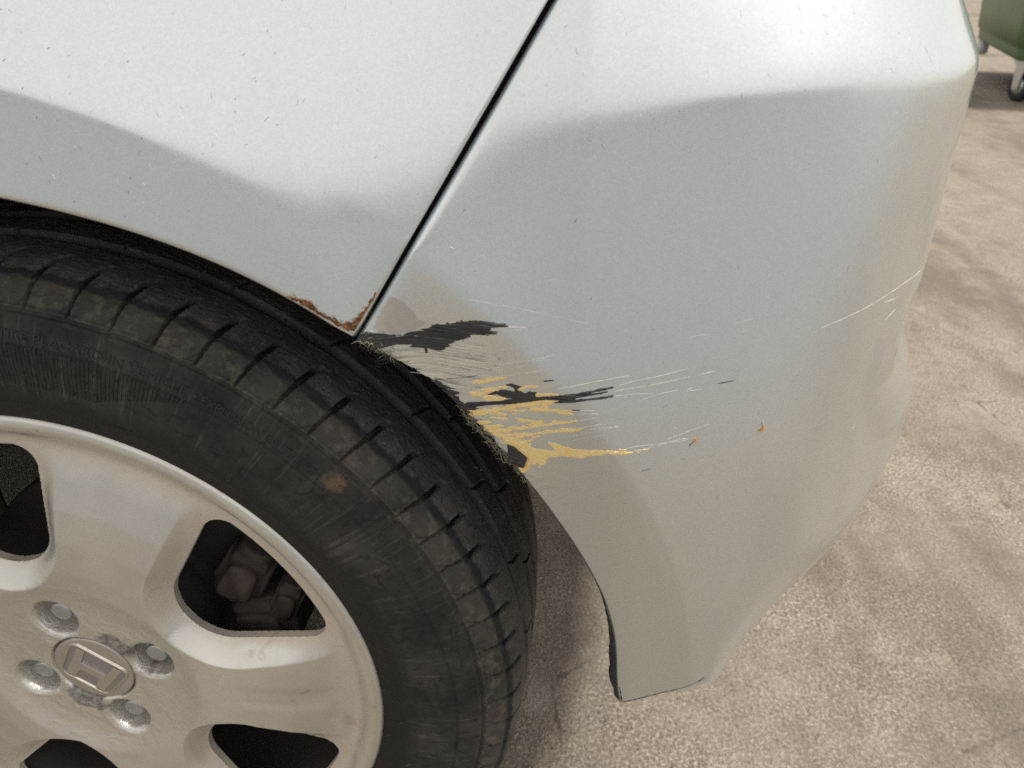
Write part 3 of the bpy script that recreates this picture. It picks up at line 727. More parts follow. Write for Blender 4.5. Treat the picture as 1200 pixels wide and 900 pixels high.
def build_damage():
    po = D['poly']
    comb = vnoise(SS * .03, (ZZ - SS * .06) * .8, 41) * .6 + vnoise(SS * .05, (ZZ - SS * .06) * 1.9, 42) * .5
    SB = SS + comb * (1.2 + 6.5 * np.clip((SS - 268) / 32, 0, 1))     # torn along the direction of the scrape
    SY = SS + comb * 1.3 + lump * .4
    m_sc = -sdf_poly(SS, ZZ, po['scuff']) + streak * 6.0 - 1.6 + lump * 1.4
    layer('scuffed_paint', m_sc, .06, .030, M_SCUFF, BUMPER, relief=streak * .03)
    m_fl = -sdf_poly(SS, ZZ, po['flake']) + lump * .5
    layer('flaked_patch', m_fl, .5, .05, M_FLAKE, BUMPER)
    kb = -sdf_poly(SB, ZZ, po['black_upper']) + streak * 1.0 + lump * .45
    kb = kb - np.clip(streak2 - .42, 0, 1) * 9                     # pale slivers left inside the patch
    ke = -sdf_poly(SS + comb * 4.5, ZZ, po['black_edge']) + streak * 2.2 + lump * .4
    ks = -sdf_poly(SS, ZZ, po['black_stroke']) + .25 + lump * .35
    for pts, a, b in D['black'][:5]:
        ks = np.maximum(ks, -sdf_stroke(SS, ZZ, pts, a, b) + lump * .12)
    # broken yellow paint film, dragged along the scrape
    my = -sdf_poly(SY, ZZ, po['yellow_main']) + lump * .8 + (streak + comb * .6) * 1.3 + .45
    for pts, a, b in D['yellow']:
        my = np.maximum(my, -sdf_stroke(SY, ZZ, pts, a, b) + lump * .55 * min(1.4, a) + (streak + comb * .6) * 1.25 * min(1, a / 1.6) + .22)
    my = my - np.clip(streak * .8 + lump * .9 - .55, 0, 1) * 3.2 - np.clip(fbm(SS * 2.1, ZZ * 2.6, 31, 2) - .30, 0, 1) * 2.2
    nk = -sdf_poly(SS, ZZ, po['notch'])
    my = np.minimum(my, -nk + .2)
    layer('yellow_paint_transfer', my, .8, .22, M_YELLOW, BUMPER, relief=(fbm(SS * 1.3, ZZ * 1.6, 9, 3) * .14 + .05), label='cream yellow paint smeared onto the bumper')
    k_all = np.maximum(np.maximum(kb, ke), ks)
    layer('bare_plastic_scrape', k_all, .6, .30, M_BLACKPL, BUMPER, relief=comb * .22 + fbm(SS * .5, (ZZ - SS * .06) * 3.2, 12, 3) * .16, label='black plastic bared through the silver paint')
    # torn flap of bumper skin, standing off the surface
    pts = np.array(po['notch']); c = pts.mean(0)
    V, F = [], []
    for lift in (.1, 1.5, 1.9):
        for k, q in enumerate(pts):
            qq = c + (q - c) * (1.08 if lift < 1.6 else .9)
            V.append(P(qq[0] / 1000, qq[1] / 1000, (lift * (.4 + .6 * (k in (1, 2, 3)))) / 1000))
    V.append(P(c[0] / 1000, c[1] / 1000, .0017))
    n = len(pts)
    for l in range(2):
        for k in range(n): F.append((l * n + k, l * n + (k + 1) % n, (l + 1) * n + (k + 1) % n, (l + 1) * n + k))
    bm = bmesh.new(); vs = [bm.verts.new(v) for v in V]
    for f in F: bm.faces.new([vs[i] for i in f])
    for k in range(n): bm.faces.new((vs[2 * n + k], vs[2 * n + (k + 1) % n], vs[-1]))
    bm_obj('torn_flap', bm, M_BLACKPL, BUMPER, smooth=False)

def ribbon(pts, w0, w1, off0=.00012, jitter=.25):
    """pts in mm along the surface; a thin tapered ridge with its edges just under the paint"""
    p = np.asarray(pts, float) / 1000
    L = np.r_[0, np.cumsum(np.hypot(*np.diff(p, axis=0).T))]
    n = max(5, int(L[-1] / .0016))
    t = np.linspace(0, L[-1], n)
    # smooth through the traced points
    q = np.stack([np.interp(t, L, p[:, 0]), np.interp(t, L, p[:, 1])], 1)
    for _ in range(3): q[1:-1] = .25 * q[:-2] + .5 * q[1:-1] + .25 * q[2:]
    d = np.gradient(q, axis=0); d /= np.linalg.norm(d, axis=1)[:, None] + 1e-12
    nn = np.stack([-d[:, 1], d[:, 0]], 1)
    u = t / L[-1]
    w = (w0 + (w1 - w0) * u) / 2000 * np.minimum(1, np.minimum(u / .08 + .12, (1 - u) / .12 + .08))
    w = w * (1 + jitter * rng.uniform(-1, 1, n))
    rows = []
    for k, o in ((-1, -.00006), (-.45, off0), (.45, off0), (1, -.00006)):
        e = q + nn * (w * k)[:, None]
        rows.append(P(e[:, 0], e[:, 1], o))
    return np.stack(rows)

def ribbons(name, strokes, mat, parent, **k):
    V, F, b = [], [], 0
    for pts, a, c in strokes:
        G = ribbon(pts, a, c, **k)
        V.append(G.reshape(-1, 3)); F.append(grid_faces(*G.shape[:2]) + b); b += G.shape[0] * G.shape[1]
    o = mesh_np(name, np.concatenate(V), np.concatenate(F), mat, parent)
    o['kind'] = 'stuff'
    return o

def build_scratches():
    ribbons('fine_scratches', [w for w in D['white'] if w[1] > .3], M_SCRATCH, BUMPER)
    ribbons('faint_scratches', [w for w in D['white'] if .1 < w[1] <= .3], M_FAINT, BUMPER)
    ribbons('edge_grime', D['grime'], M_GRIME, BUMPER, jitter=.7)
    ribbons('dark_scratches', D['black'][5:], M_DARKCHIP, BUMPER)
    def ticks(pts, lo, hi, wl, wh, side, tilt):
        out = []
        for s, z in pts:
            q = s - gap_s(z / 1000) * 1000
            if abs(q) < 8 or (q > 0) != side: continue
            l = random.uniform(lo, hi); a = random.gauss(math.pi / 2, tilt)
            w = random.uniform(wl, wh)
            out.append(([(s - math.cos(a) * l / 2, z - math.sin(a) * l / 2), (s, z), (s + math.cos(a) * l / 2, z + math.sin(a) * l / 2)], w, w * .6))
        return out
    extra = [(random.uniform(255, 470), random.uniform(690, 742)) for _ in range(60)] + [(random.uniform(60, 300), random.uniform(655, 742)) for _ in range(60)]
    scuffs = [(random.uniform(80, 300), random.uniform(650, 745)) for _ in range(70)] + [(random.uniform(270, 480), random.uniform(420, 740)) for _ in range(110)]
    for side, par in ((True, BUMPER), (False, CAR)):
        ribbons('stone_chip_glints', ticks(D['chips'], .9, 3.0, .28, .58, side, .45) + ticks(extra, .4, 1.3, .20, .38, side, .7), M_CHIP_GLINT, par, off0=.00009)
        ribbons('fine_scuffs', ticks(scuffs, .8, 3.2, .18, .34, side, .9), M_SCUFFTICK, par, off0=.00006)
        ribbons('dark_specks', ticks(D['dark'], .4, .9, .32, .55, side, 1.2), M_DARKCHIP, par, off0=.00009)
    # dry seed husks stuck to the bumper
    for (s, z), (w, h) in zip(D['seed'][:2], ((2.3, 3.2), (1.2, 1.0))):
        V, F, b = [], [], 0
        for k in range(7):
            a = random.uniform(0, 6.3); l = random.uniform(.6, 1.6) * w
            pts = [(s + random.gauss(0, .25 * w), z + random.gauss(0, .25 * h))]
            pts.append((pts[0][0] + math.cos(a) * l * .6, pts[0][1] + math.sin(a) * l * .6 * h / w))
            G = ribbon(pts, .9, .3, off0=.0004)
            V.append(G.reshape(-1, 3)); F.append(grid_faces(*G.shape[:2]) + b); b += G.shape[0] * G.shape[1]
        mesh_np('seed_husk', np.concatenate(V), np.concatenate(F), M_SEED, BUMPER)

def build_rust():
    s0, s1, z0, z1, st = 185., 262., 596., 650., .25
    S, Z = np.meshgrid(np.arange(s0, s1, st), np.arange(z0, z1, st))
    ln = fbm(S * .45, Z * .45, 6, 4)
    gl = (gap_s(Z / 1000) * 1000 - 1.1)
    ed = np.hypot(S, Z - WR * 1000) - arch_r(np.degrees(np.arctan2(S, Z - WR * 1000))) * 1000
    m = -sdf_poly(S, Z, D['poly']['rust']) + ln * 1.5 + .55
    m = np.where((S < gl + .6) & (ed > -.2), m, -1)
    tg = (gl - S) * _gc
    roll = roll_off(np.maximum(ed, 0) / 1000, .0042) + roll_off(np.maximum(tg, 0) / 1000, .0016)
    off = np.clip(m * .5, -.1, .16) + fbm(S * 1.5, Z * 1.5, 2, 3) * .10 * np.clip(m * 2, 0, 1)
    c = m > -.05
    keep = c[:-1, :-1] | c[1:, :-1] | c[:-1, 1:] | c[1:, 1:]
    grid_obj('rust_patch', P(S / 1000, Z / 1000, off / 1000 + roll), M_RUST, CAR, keep=keep)
    m2 = np.where((S < gl + .6) & (ed > -.2), -sdf_poly(S, Z, D['poly']['rust']) + ln * 1.6 + 1.9, -1)
    c = m2 > 0
    keep = c[:-1, :-1] & c[1:, :-1] & c[:-1, 1:] & c[1:, 1:]
    grid_obj('rust_stain', P(S / 1000, Z / 1000, .00003 + roll), M_STAIN, CAR, keep=keep)

def build_fibres():
    def bunch(n, a0, a1, ln, spread, mat, name, inward):
        paths, rad = [], []
        for _ in range(n):
            a = R(random.uniform(a0, a1)); r = float(arch_r(math.degrees(a))) + random.gauss(inward, spread)
            s, z = r * math.sin(a), WR + r * math.cos(a); o = random.uniform(-.002, .0014)
            d = random.gauss(a + math.pi / 2 * random.choice((1, 1, -1)), .55); l = random.uniform(.35, 1) * ln
            cur = random.gauss(0, 1.0); pts = []
            for k in range(6):
                t = k / 5
                pts.append(P(s + math.sin(d + cur * t) * l * t, z + math.cos(d + cur * t) * l * t, o + random.gauss(0, .0004) + .0012 * t * random.random()))
            paths.append(pts); rad.append(random.uniform(.00007, .00018))
        V, F = tubes(paths, rad)
        o = mesh_np(name, V, F, mat, BUMPER); o['kind'] = 'stuff'
    bunch(170, 48.6, 54.7, .0048, .0014, M_FIBRE, 'frayed_fibres', -.0004)
    bunch(110, 48.4, 54.9, .0055, .0013, M_FIBRE_D, 'frayed_dark_fibres', -.0008)
    bunch(60, 39.0, 42.0, .0050, .0016, M_FIBRE, 'frayed_fibres', .0022)
    bunch(60, 39.0, 42.0, .0055, .0016, M_FIBRE_D, 'frayed_dark_fibres', .0018)
    bunch(60, 54.8, 57.5, .0030, .0006, M_FIBRE, 'frayed_fibres', .0004)
M_GRIME = simple('road_grime', (.055, .050, .040), .85, nscale=500, namp=.6)
M_SCUFFTICK = simple('dull_scuff', (.26, .26, .26), .6, .5)
M_SEED = simple('golden_seed_husk', (.42, .26, .06), .55, nscale=600, namp=.6)
build_damage(); build_scratches(); build_rust(); build_fibres()

# ------------------------------------------------------------------ rear wheel
WHEEL = empty('rear_wheel', (0, 0, WR), CAR)

def box01(d, half, soft): return np.clip((half - np.abs(d)) / soft + .5, 0, 1)

# outer sidewall to tread and round to the inner sidewall: (y, r)
TY = np.array([(.010, .2055), (.004, .2085), (.0008, .2130), (-.0015, .219), (-.0055, .230), (-.0080, .242), (-.0085, .255), (-.0068, .268), (-.0036, .278),
               (.0000, .2845), (.0040, .2915), (.0085, .2978), (.0140, .3026), (.0240, .3062), (.0400, .3083), (.0650, .3096), (.0925, .3100), (.1200, .3096), (.1450, .3083),
               (.1610, .3062), (.1710, .3026), (.1765, .2978), (.1810, .2915), (.1850, .2845), (.191, .268), (.193, .250), (.190, .230), (.185, .213), (.178, .205)])
def tyre_curve():
    d = np.r_[0, np.cumsum(np.hypot(*np.diff(TY, axis=0).T))]
    t = np.concatenate([np.arange(0, .115, .0009), np.arange(.115, .262, .00085), np.linspace(.263, d[-1], 36)])
    # Catmull-Rom through the profile points
    i = np.clip(np.searchsorted(d, t, 'right') - 1, 0, len(TY) - 2); u = ((t - d[i]) / (d[i + 1] - d[i]))[:, None]
    p0, p1, p2, p3 = TY[np.maximum(i - 1, 0)], TY[i], TY[i + 1], TY[np.minimum(i + 2, len(TY) - 1)]
    return .5 * (2 * p1 + (p2 - p0) * u + (2 * p0 - 5 * p1 + 4 * p2 - p3) * u ** 2 + (3 * p1 - p0 - 3 * p2 + p3) * u ** 3)
PROF = tyre_curve()
def side_y(r): 
    k = TY[1:10]; return np.interp(r, k[:, 1], k[:, 0])

def build_tyre():
    th = np.radians(np.concatenate([np.arange(-12, 106, .13), np.arange(106, 348, .6)]))
    y = PROF[:, 0:1]; r = PROF[:, 1:2]
    tp = np.gradient(PROF, axis=0); tp /= np.linalg.norm(tp, axis=1)[:, None]
    nrm = np.stack([-tp[:, 1], tp[:, 0]], 1)                     # outward, as (y, r)
    outer = (y < .09)
    T = th[None, :]
    deg = np.degrees(T)
    h = np.zeros((len(PROF), len(th)))
    tr = r > .3045
    for yc, w in ((.0485, .0040), (.0800, .0048), (.1080, .0048), (.1390, .0040)):
        h -= .0078 * box01(y - yc, w, .0009) * (y > .02)
    # lateral cuts from the shoulder rib into the first rib
    pitch = 4.737
    skew = np.interp(y, [-.002, .006, .014, .026, .034], [-1.15, -.85, -.45, .10, .95])
    ph = (deg - 18.58 - skew) / pitch
    a = (ph - np.round(ph)) * np.radians(pitch) * .305
    wid = np.interp(y, [-.001, .004, .010, .016, .026, .030], [.0006, .0009, .0013, .0018, .0019, .0012])
    dep = np.interp(y, [-.001, .002, .010, .018, .027, .031], [.0014, .0034, .0052, .0075, .0070, .0])
    h -= dep * box01(a, wid, .00035) * outer * (r > .2852)
    # short slanted nick and two pimples at the foot of each block
    ph2 = (deg - 17.20 - (r - .290) * 190) / pitch; a2 = (ph2 - np.round(ph2)) * np.radians(pitch) * .29
    h -= .0010 * box01(a2, .0006, .0005) * outer * np.clip((.2925 - r) / .0008, 0, 1) * np.clip((r - .2858) / .0005, 0, 1)
    for ang, rc in ((1.1, .2935), (3.5, .2912), (2.4, .2890)):
        p3 = (deg - 17.2 - ang) / pitch; a3 = (p3 - np.round(p3)) * np.radians(pitch) * .29
        h += (.0005 if ang != 1.1 else -.0008) * np.clip(1 - (np.hypot(a3, r - rc) / .0012) ** 2, 0, 1) * outer
    # hooked sipes in the second rib
    p4 = (deg - 25.5 - np.interp(y, [.050, .056, .068, .078], [-.6, .1, .8, 2.2])) / 12.1
    a4 = (p4 - np.round(p4)) * np.radians(12.1) * .308
    h -= .0030 * box01(a4, .0011, .0006) * ((y > .0495) & (y < .0775))
    p5 = (deg - 31 - (y - .094) * 60) / 12.1; a5 = (p5 - np.round(p5)) * np.radians(12.1) * .308
    h -= .0030 * box01(a5, .0010, .0006) * ((y > .0845) & (y < .103))
    # sidewall ridges
    oside = outer & (r < .300)
    h += .0012 * np.exp(-((r - .2862) / .0007) ** 2) * oside - .0018 * np.exp(-((r - .2842) / .0008) ** 2) * oside
    h += .0009 * np.exp(-((r - .2683) / .0005) ** 2) * oside - .0009 * np.exp(-((r - .2672) / .0005) ** 2) * oside
    h += .0007 * (np.clip((r - .2300) / .0010, 0, 1) - np.clip((r - .2430) / .003, 0, 1)) * oside
    h += .0004 * np.exp(-((r - .2262) / .0004) ** 2) * oside
    # scrubbed edges of the blocks
    h += .00025 * vnoise(deg * 1.7, y * 900 + r * 700, 21) * (r > .284)
    yy = y + nrm[:, 0:1] * h; rr = r + nrm[:, 1:2] * h
    # flattened a little where it stands on the ground
    X = rr * np.sin(T); Zc = rr * np.cos(T)
    Zc = np.maximum(Zc, -WR + .0005)
    G = np.stack([X, yy + 0 * X, Zc], -1)
    grid_obj('tyre', G, M_RUBBER, WHEEL, wrap=True)
build_tyre()

def text_mesh(txt, size, extr, outline=False):
    cu = bpy.data.curves.new('lettering_curve', 'FONT'); cu.body = txt; cu.size = size; cu.extrude = extr
    cu.resolution_u = 2
    if outline:
        cu.fill_mode = 'NONE'; cu.bevel_depth = .00028; cu.extrude = 0; cu.bevel_resolution = 0
    o = bpy.data.objects.new('lettering_curve', cu); COL.objects.link(o)
    bpy.context.view_layer.update()
    me = bpy.data.meshes.new_from_object(o.evaluated_get(bpy.context.evaluated_depsgraph_get()))
    bpy.data.objects.remove(o); bpy.data.curves.remove(cu)
    return me

def arc_text(name, txt, size, r0, deg0, deg1, mat, stand=.0004, outline=False):
    me = text_mesh(txt, size, .0004, outline)
    n = len(me.vertices); co = np.empty(n * 3, np.float32); me.vertices.foreach_get('co', co); co = co.reshape(-1, 3)
    x0, x1 = co[:, 0].min(), co[:, 0].max()
    th = np.radians(deg0 + (deg1 - deg0) * (co[:, 0] - x0) / (x1 - x0))
    rr = r0 + co[:, 1]
    out = np.stack([rr * np.sin(th), side_y(rr) - stand * .5 - co[:, 2], rr * np.cos(th)], 1)
    me.vertices.foreach_set('co', out.astype(np.float32).ravel())
    me.materials.clear(); me.materials.append(mat); me.update()
    o = bpy.data.objects.new(name, me); COL.objects.link(o); o.parent = WHEEL
    return o

def build_lettering():
    arc_text('sidewall_lettering', "OWNER'S MANUAL OR TIRE PLACARD IN VEHICLE", .0066, .2702, -14.5, 27.6, M_LETTER)
    arc_text('sidewall_lettering', '\u2022', .0066, .2702, 28.4, 28.9, M_LETTER)
    arc_text('sidewall_lettering', 'EXPLOSION OF TIRE/RIM', .0066, .2702, 29.5, 45.5, M_LETTER)
    arc_text('sidewall_lettering', 'E4', .0060, .2372, 32.6, 34.6, M_WHISK, outline=True)
    arc_text('sidewall_lettering', 'PBPBPB', .0085, .2368, 36.8, 42.9, M_WHISK, outline=True)
    arc_text('sidewall_lettering', '2OWEA', .0052, .2375, 44.5, 48.6, M_WHISK)
    # ring round the E mark and the looping swoosh of the maker's mark
    paths, rad = [], []
    def ring(a, r0, ra, rb, t0, t1, n=40, tilt=0):
        out = []
        for t in np.linspace(t0, t1, n):
            u, v = ra * math.cos(t), rb * math.sin(t)
            u, v = u * math.cos(tilt) - v * math.sin(tilt), u * math.sin(tilt) + v * math.cos(tilt)
            r = r0 + v; th = R(a) + u / r0
            out.append((r * math.sin(th), float(side_y(r)) - .0004, r * math.cos(th)))
        return out
    paths += [ring(33.6, .2393, .0072, .0058, 0, 6.2832), ring(16.3, .2405, .011, .0062, 2.2, 7.4), ring(18.0, .2420, .020, .0040, 4.4, 7.2, tilt=.22),
              ring(16.8, .2400, .0075, .0040, 1.2, 5.6), ring(21.0, .2330, .010, .0035, 3.4, 6.0)]
    V, F = tubes(paths, [.0005] * len(paths), 6)
    mesh_np('moulded_swoosh', V, F, M_RUBBER, WHEEL)['kind'] = 'stuff'
    # short rubber whiskers left by the mould
    paths = []
    for a, r0, ln, d in ((9.0, .2185, .007, 1.2), (16.5, .2200, .006, 1.0), (24.5, .2195, .006, .7), (33, .2160, .0065, .5), (41, .2190, .007, .4), (52, .2170, .0075, .3), (60, .2205, .006, .1),
                         (68, .2230, .0065, -.1), (75, .2200, .0075, -.2), (80, .2380, .007, -.2), (86, .2190, .008, -.3), (93, .2290, .007, -.4), (98, .2200, .007, -.5), (103, .2380, .007, -.6),
                         (56, .2830, .006, .7), (63, .2780, .006, .4), (71, .2800, .0065, .3), (84, .2760, .006, 0)):
        th = R(a); x, z = r0 * math.sin(th), r0 * math.cos(th); y = float(side_y(r0))
        paths.append([(x + math.sin(d) * ln * t * .55, y - .0002 - ln * t * (.75), z + math.cos(d) * ln * t * .55) for t in np.linspace(0, 1, 4)])
    V, F = tubes(paths, [.00026] * len(paths), 5)
    mesh_np('rubber_whiskers', V, F, M_WHISK, WHEEL)['kind'] = 'stuff'
M_LETTER = simple('raised_rubber_lettering', (.014, .0135, .013), .55, nscale=200, namp=.4)
M_WHISK = simple('mould_whisker_rubber', (.075, .07, .065), .7)
build_lettering()

LUGS = [(-17.5 + 90 * k) for k in range(4)]
def window_d(r, th):
    """distance into the spoke from the nearest window edge (m, negative inside a window)"""
    best = np.full(r.shape, 1.0)
    for c in map(R, (-15.7, 56.3, 128.3, 200.3, 272.3)):
        d = (th - c + np.pi) % (2 * np.pi) - np.pi
        u = r * np.sin(d); v = r * np.cos(d)
        # straight sides, rounded corners, outer edge concentric with the rim
        n = np.array([1, -.48]); n = n / np.linalg.norm(n)
        au = np.abs(u)
        side = (au - .0243) * n[0] + (v - .1030) * n[1]
        inn = .0962 - v
        out = r - .1880
        rad = .017
        q = np.stack([side, inn, out], 0) + rad
        pos = np.maximum(q, 0)
        dd = np.sqrt((pos ** 2).sum(0)) + np.minimum(q.max(0), 0) - rad
        best = np.minimum(best, np.where(v > 0, dd, 1.0))
    return best

def build_rim():
    r = np.concatenate([np.linspace(.0265, .0312, 6), np.arange(.0320, .2165, .00085)])[:, None]
    th = np.linspace(0, 2 * np.pi, 1240, endpoint=False)[None]
    rr = r + 0 * th; tt = th + 0 * r
    d = window_d(rr, tt)
    k = np.array([(0, .0012), (.060, .0012), (.070, -.0005), (.083, -.0052), (.100, -.0064), (.125, -.0056), (.150, -.0028), (.172, .0022), (.184, .0062), (.1905, .0082), (.1945, .0074), (.1985, .0036), (.2025, .0002),
                  (.2065, -.0018), (.2100, -.0022), (.2128, -.0010), (.2146, .0016), (.2155, .0050), (.2170, .0110)])
    y = np.interp(rr, k[:, 0], k[:, 1])
    for _ in range(4):
        y[2:-6] = .25 * y[1:-7] + .5 * y[2:-6] + .25 * y[3:-5]
    # each window sits in a wide bevel that falls from the spoke's face
    b = np.clip(1 - d / .0150, 0, 1)
    b = b * .82 + .18 * b * b * (3 - 2 * b)
    y = np.where(y < .0088, y + (.0088 - y) * b, y)
    # a shallow flute down the middle of each spoke
    dd5 = np.min([np.abs((tt - R(c) + np.pi) % (2 * np.pi) - np.pi) for c in (20.3, 92.3, 164.3, 236.3, 308.3)], 0) * rr
    y = y + .0010 * ss(.013, .004, dd5) * ss(.095, .125, rr) * ss(.185, .165, rr)
    wall = np.clip(-d, 0, .0016)
    y = y + wall * 11
    # wheel nut wells
    for a in LUGS:
        lx, lz = .050 * math.sin(R(a)), .050 * math.cos(R(a))
        dl = np.hypot(rr * np.sin(tt) - lx, rr * np.cos(tt) - lz)
        y = y + .0165 * ss(.0166, .0128, dl) + .0014 * ss(.0195, .0160, dl)
    # seat of the centre cap
    y = y + .008 * ss(.0314, .0302, rr)
    # lifting lacquer near the hub
    X = rr * np.sin(tt); Zc = rr * np.cos(tt)
    y = y - .0009 * np.clip(fbm(X * 90, Zc * 90, 5, 4) - .12, 0, .3) * ss(.085, .045, rr) * 1.6
    G = np.stack([X, y, Zc], -1)
    lim = -.0015
    e = 2e-4
    gr = (window_d(rr + e, tt) - window_d(rr - e, tt)) / (2 * e)
    gt = (window_d(rr, tt + .003) - window_d(rr, tt - .003)) / (.006 * rr)
    gn = np.hypot(gr, gt) + 1e-9
    mv = np.where(d < -.00055, lim - d, np.where(np.abs(d) <= .00055, -d, 0))
    mv = np.where(d < -.004, 0, mv)
    y = np.where(d < -.00055, .0250, np.where(np.abs(d) <= .00055, np.minimum(y, .0090), y))
    r3 = rr + mv * gr / gn; t3 = tt + mv * gt / gn / rr
    G = np.stack([r3 * np.sin(t3), y, r3 * np.cos(t3)], -1)
    dk = d >= -.00055
    kp = dk[:-1] & dk[1:]
    kp = kp & np.roll(kp, -1, 1)
    rim = grid_obj('alloy_rim', G, M_ALLOY, WHEEL, wrap=True, keep=kp)
    # the windows' walls: a ring of their own behind each clean edge
    F = grid_faces(*G.shape[:2], True, kp)
    E = np.sort(np.concatenate([F[:, [0, 1]], F[:, [1, 2]], F[:, [2, 3]], F[:, [3, 0]]]), 1)
    E, cnt = np.unique(E, axis=0, return_counts=True)
    E = E[cnt == 1]
    row = E // G.shape[1]
    E = E[(row.min(1) > 20) & (row.max(1) < G.shape[0] - 8)]
    used, inv = np.unique(E, return_inverse=True)
    inv = inv.reshape(E.shape)
    V0 = G.reshape(-1, 3)[used]; n0 = len(V0)
    cen = np.hypot(V0[:, 0], V0[:, 2])[:, None]
    V1 = V0 + [0, .0015, 0]; V2 = V0 + [0, .0055, 0]
    Fw = np.concatenate([np.stack([inv[:, 0], inv[:, 1], inv[:, 1] + n0, inv[:, 0] + n0], 1), np.stack([inv[:, 0] + n0, inv[:, 1] + n0, inv[:, 1] + 2 * n0, inv[:, 0] + 2 * n0], 1)])
    mid = (V0[inv[:, 0]] + V0[inv[:, 1]]) / 2
    sec = np.floor(((np.degrees(np.arctan2(mid[:, 0], mid[:, 2])) + 51.7) % 360) / 72).astype(int)
    VV = np.concatenate([V0, V1, V2])
    for k in range(5):
        f = Fw[np.concatenate([sec == k, sec == k])]
        if len(f) == 0: continue
        u, iv = np.unique(f, return_inverse=True)
        o = mesh_np('spoke_window_wall', VV[u], iv.reshape(f.shape), M_ALLOY, WHEEL)
        bm = bmesh.new(); bm.from_mesh(o.data)
        bmesh.ops.recalc_face_normals(bm, faces=bm.faces[:]); bm.to_mesh(o.data); bm.free()
    G, w = lathe([(.004, .2135), (.011, .2060), (.020, .1965), (.040, .1935), (.110, .1900), (.165, .1990), (.180, .2080)], 160)
    grid_obj('rim_barrel', G, M_BARREL, WHEEL, wrap=True)

def build_cap():
    # centre cap: low disc with a rolled edge; dark ring of shadow gap comes from the seat round it
    G, w = lathe([(.010, .0284), (.0012, .0296), (-.0002, .0294), (-.0009, .0286), (-.0011, .0270), (-.0011, .0240), (-.0012, .0001)], 96)
    G[..., 1] += .0026
    cap = grid_obj('hub_cap', G, M_CAP, WHEEL, wrap=True)
    up = R(35.5)
    def place(a, b): 
        a *= .00128; b *= .00128
        return a * math.cos(up) + b * math.sin(up), -a * math.sin(up) + b * math.cos(up)
    def rrect(w, h, taper, rad, n=6):
        pts = []
        for cx, cy, a0 in ((1, 1, 0), (-1, 1, 90), (-1, -1, 180), (1, -1, 270)):
            ww = w * (1 + taper * cy)
            for k in range(n + 1):
                a = R(a0 + 90 * k / n)
                pts.append((cx * (ww - rad) + rad * math.cos(a), cy * (h - rad) + rad * math.sin(a)))
        return pts
    def prism(name, loops, mat, y0, y1, inset):
        """closed outline (mm) raised from y0 to y1 with a small bevelled shoulder"""
        bm = bmesh.new()
        outer = loops[0]; n = len(outer)
        def lay(sc, y): return [bm.verts.new((place(a, b)[0], y, place(a, b)[1])) for a, b in sc]
        if len(loops) == 2:
            inner = loops[1]
            mo = [(a + (c - a) * inset, b + (d - b) * inset) for (a, b), (c, d) in zip(outer, inner)]
            mi = [(c + (a - c) * inset, d + (b - d) * inset) for (a, b), (c, d) in zip(outer, inner)]
            L = [lay(outer, y0), lay(mo, y1), lay(mi, y1), lay(inner, y0)]
            for p, q in zip(L, L[1:]):
                for k in range(n): bm.faces.new((p[k], p[(k + 1) % n], q[(k + 1) % n], q[k]))
        else:
            A, B = lay(outer, y0), lay(outer, y1)
            for k in range(n): bm.faces.new((A[k], A[(k + 1) % n], B[(k + 1) % n], B[k]))
            bm.faces.new(B)
        return bm_obj(name, bm, mat, WHEEL, smooth=False, loc=(0, .0026, 0))
    prism('emblem_field', [rrect(15.6, 12.8, .07, 4)], M_CAPF, -.0012, -.00165, 0)
    prism('emblem_frame', [rrect(17.2, 14.2, .07, 5), rrect(15.4, 12.6, .07, 4)], M_BRIGHT, -.0012, -.0029, .3)
    H = [(-13.6, 12.2), (-9.0, 12.2), (-7.4, 1.2), (7.4, 1.2), (9.0, 12.2), (13.6, 12.2), (11.6, -11.9), (6.6, -11.9), (5.6, -3.6), (-5.6, -3.6), (-6.6, -11.9), (-11.6, -11.9)]
    prism('emblem_letter', [H], M_CAP, -.0012, -.0028, 0)

def build_nuts():
    proto = None
    for a in LUGS:
        if proto is None:
            bm = bmesh.new()
            rings = []
            for y, r_ in ((.020, .0078), (.0078, .0078), (.0066, .0074), (.0060, .0064), (.0059, .0045), (.0059, .0010)):
                ring = []
                for k in range(36):
                    t = 2 * math.pi * k / 36
                    hexr = r_ * (1 if y < .03 else 1 / max(.866, math.cos((t + .2) % (math.pi / 3) - math.pi / 6)) * .95)
                    ring.append(bm.verts.new((hexr * math.sin(t), y, hexr * math.cos(t))))
                rings.append(ring)
            for p, q in zip(rings, rings[1:]):
                for k in range(36): bm.faces.new((p[k], p[(k + 1) % 36], q[(k + 1) % 36], q[k]))
            bm.faces.new(rings[-1])
            o = proto = bm_obj('wheel_nut', bm, M_STEEL, WHEEL)
        else:
            o = proto.copy(); COL.objects.link(o); o.parent = WHEEL
        o.location = (.050 * math.sin(R(a)), 0.0015, .050 * math.cos(R(a)))
        o.rotation_euler = (0, random.uniform(0, 1), 0)
build_rim(); build_cap(); build_nuts()

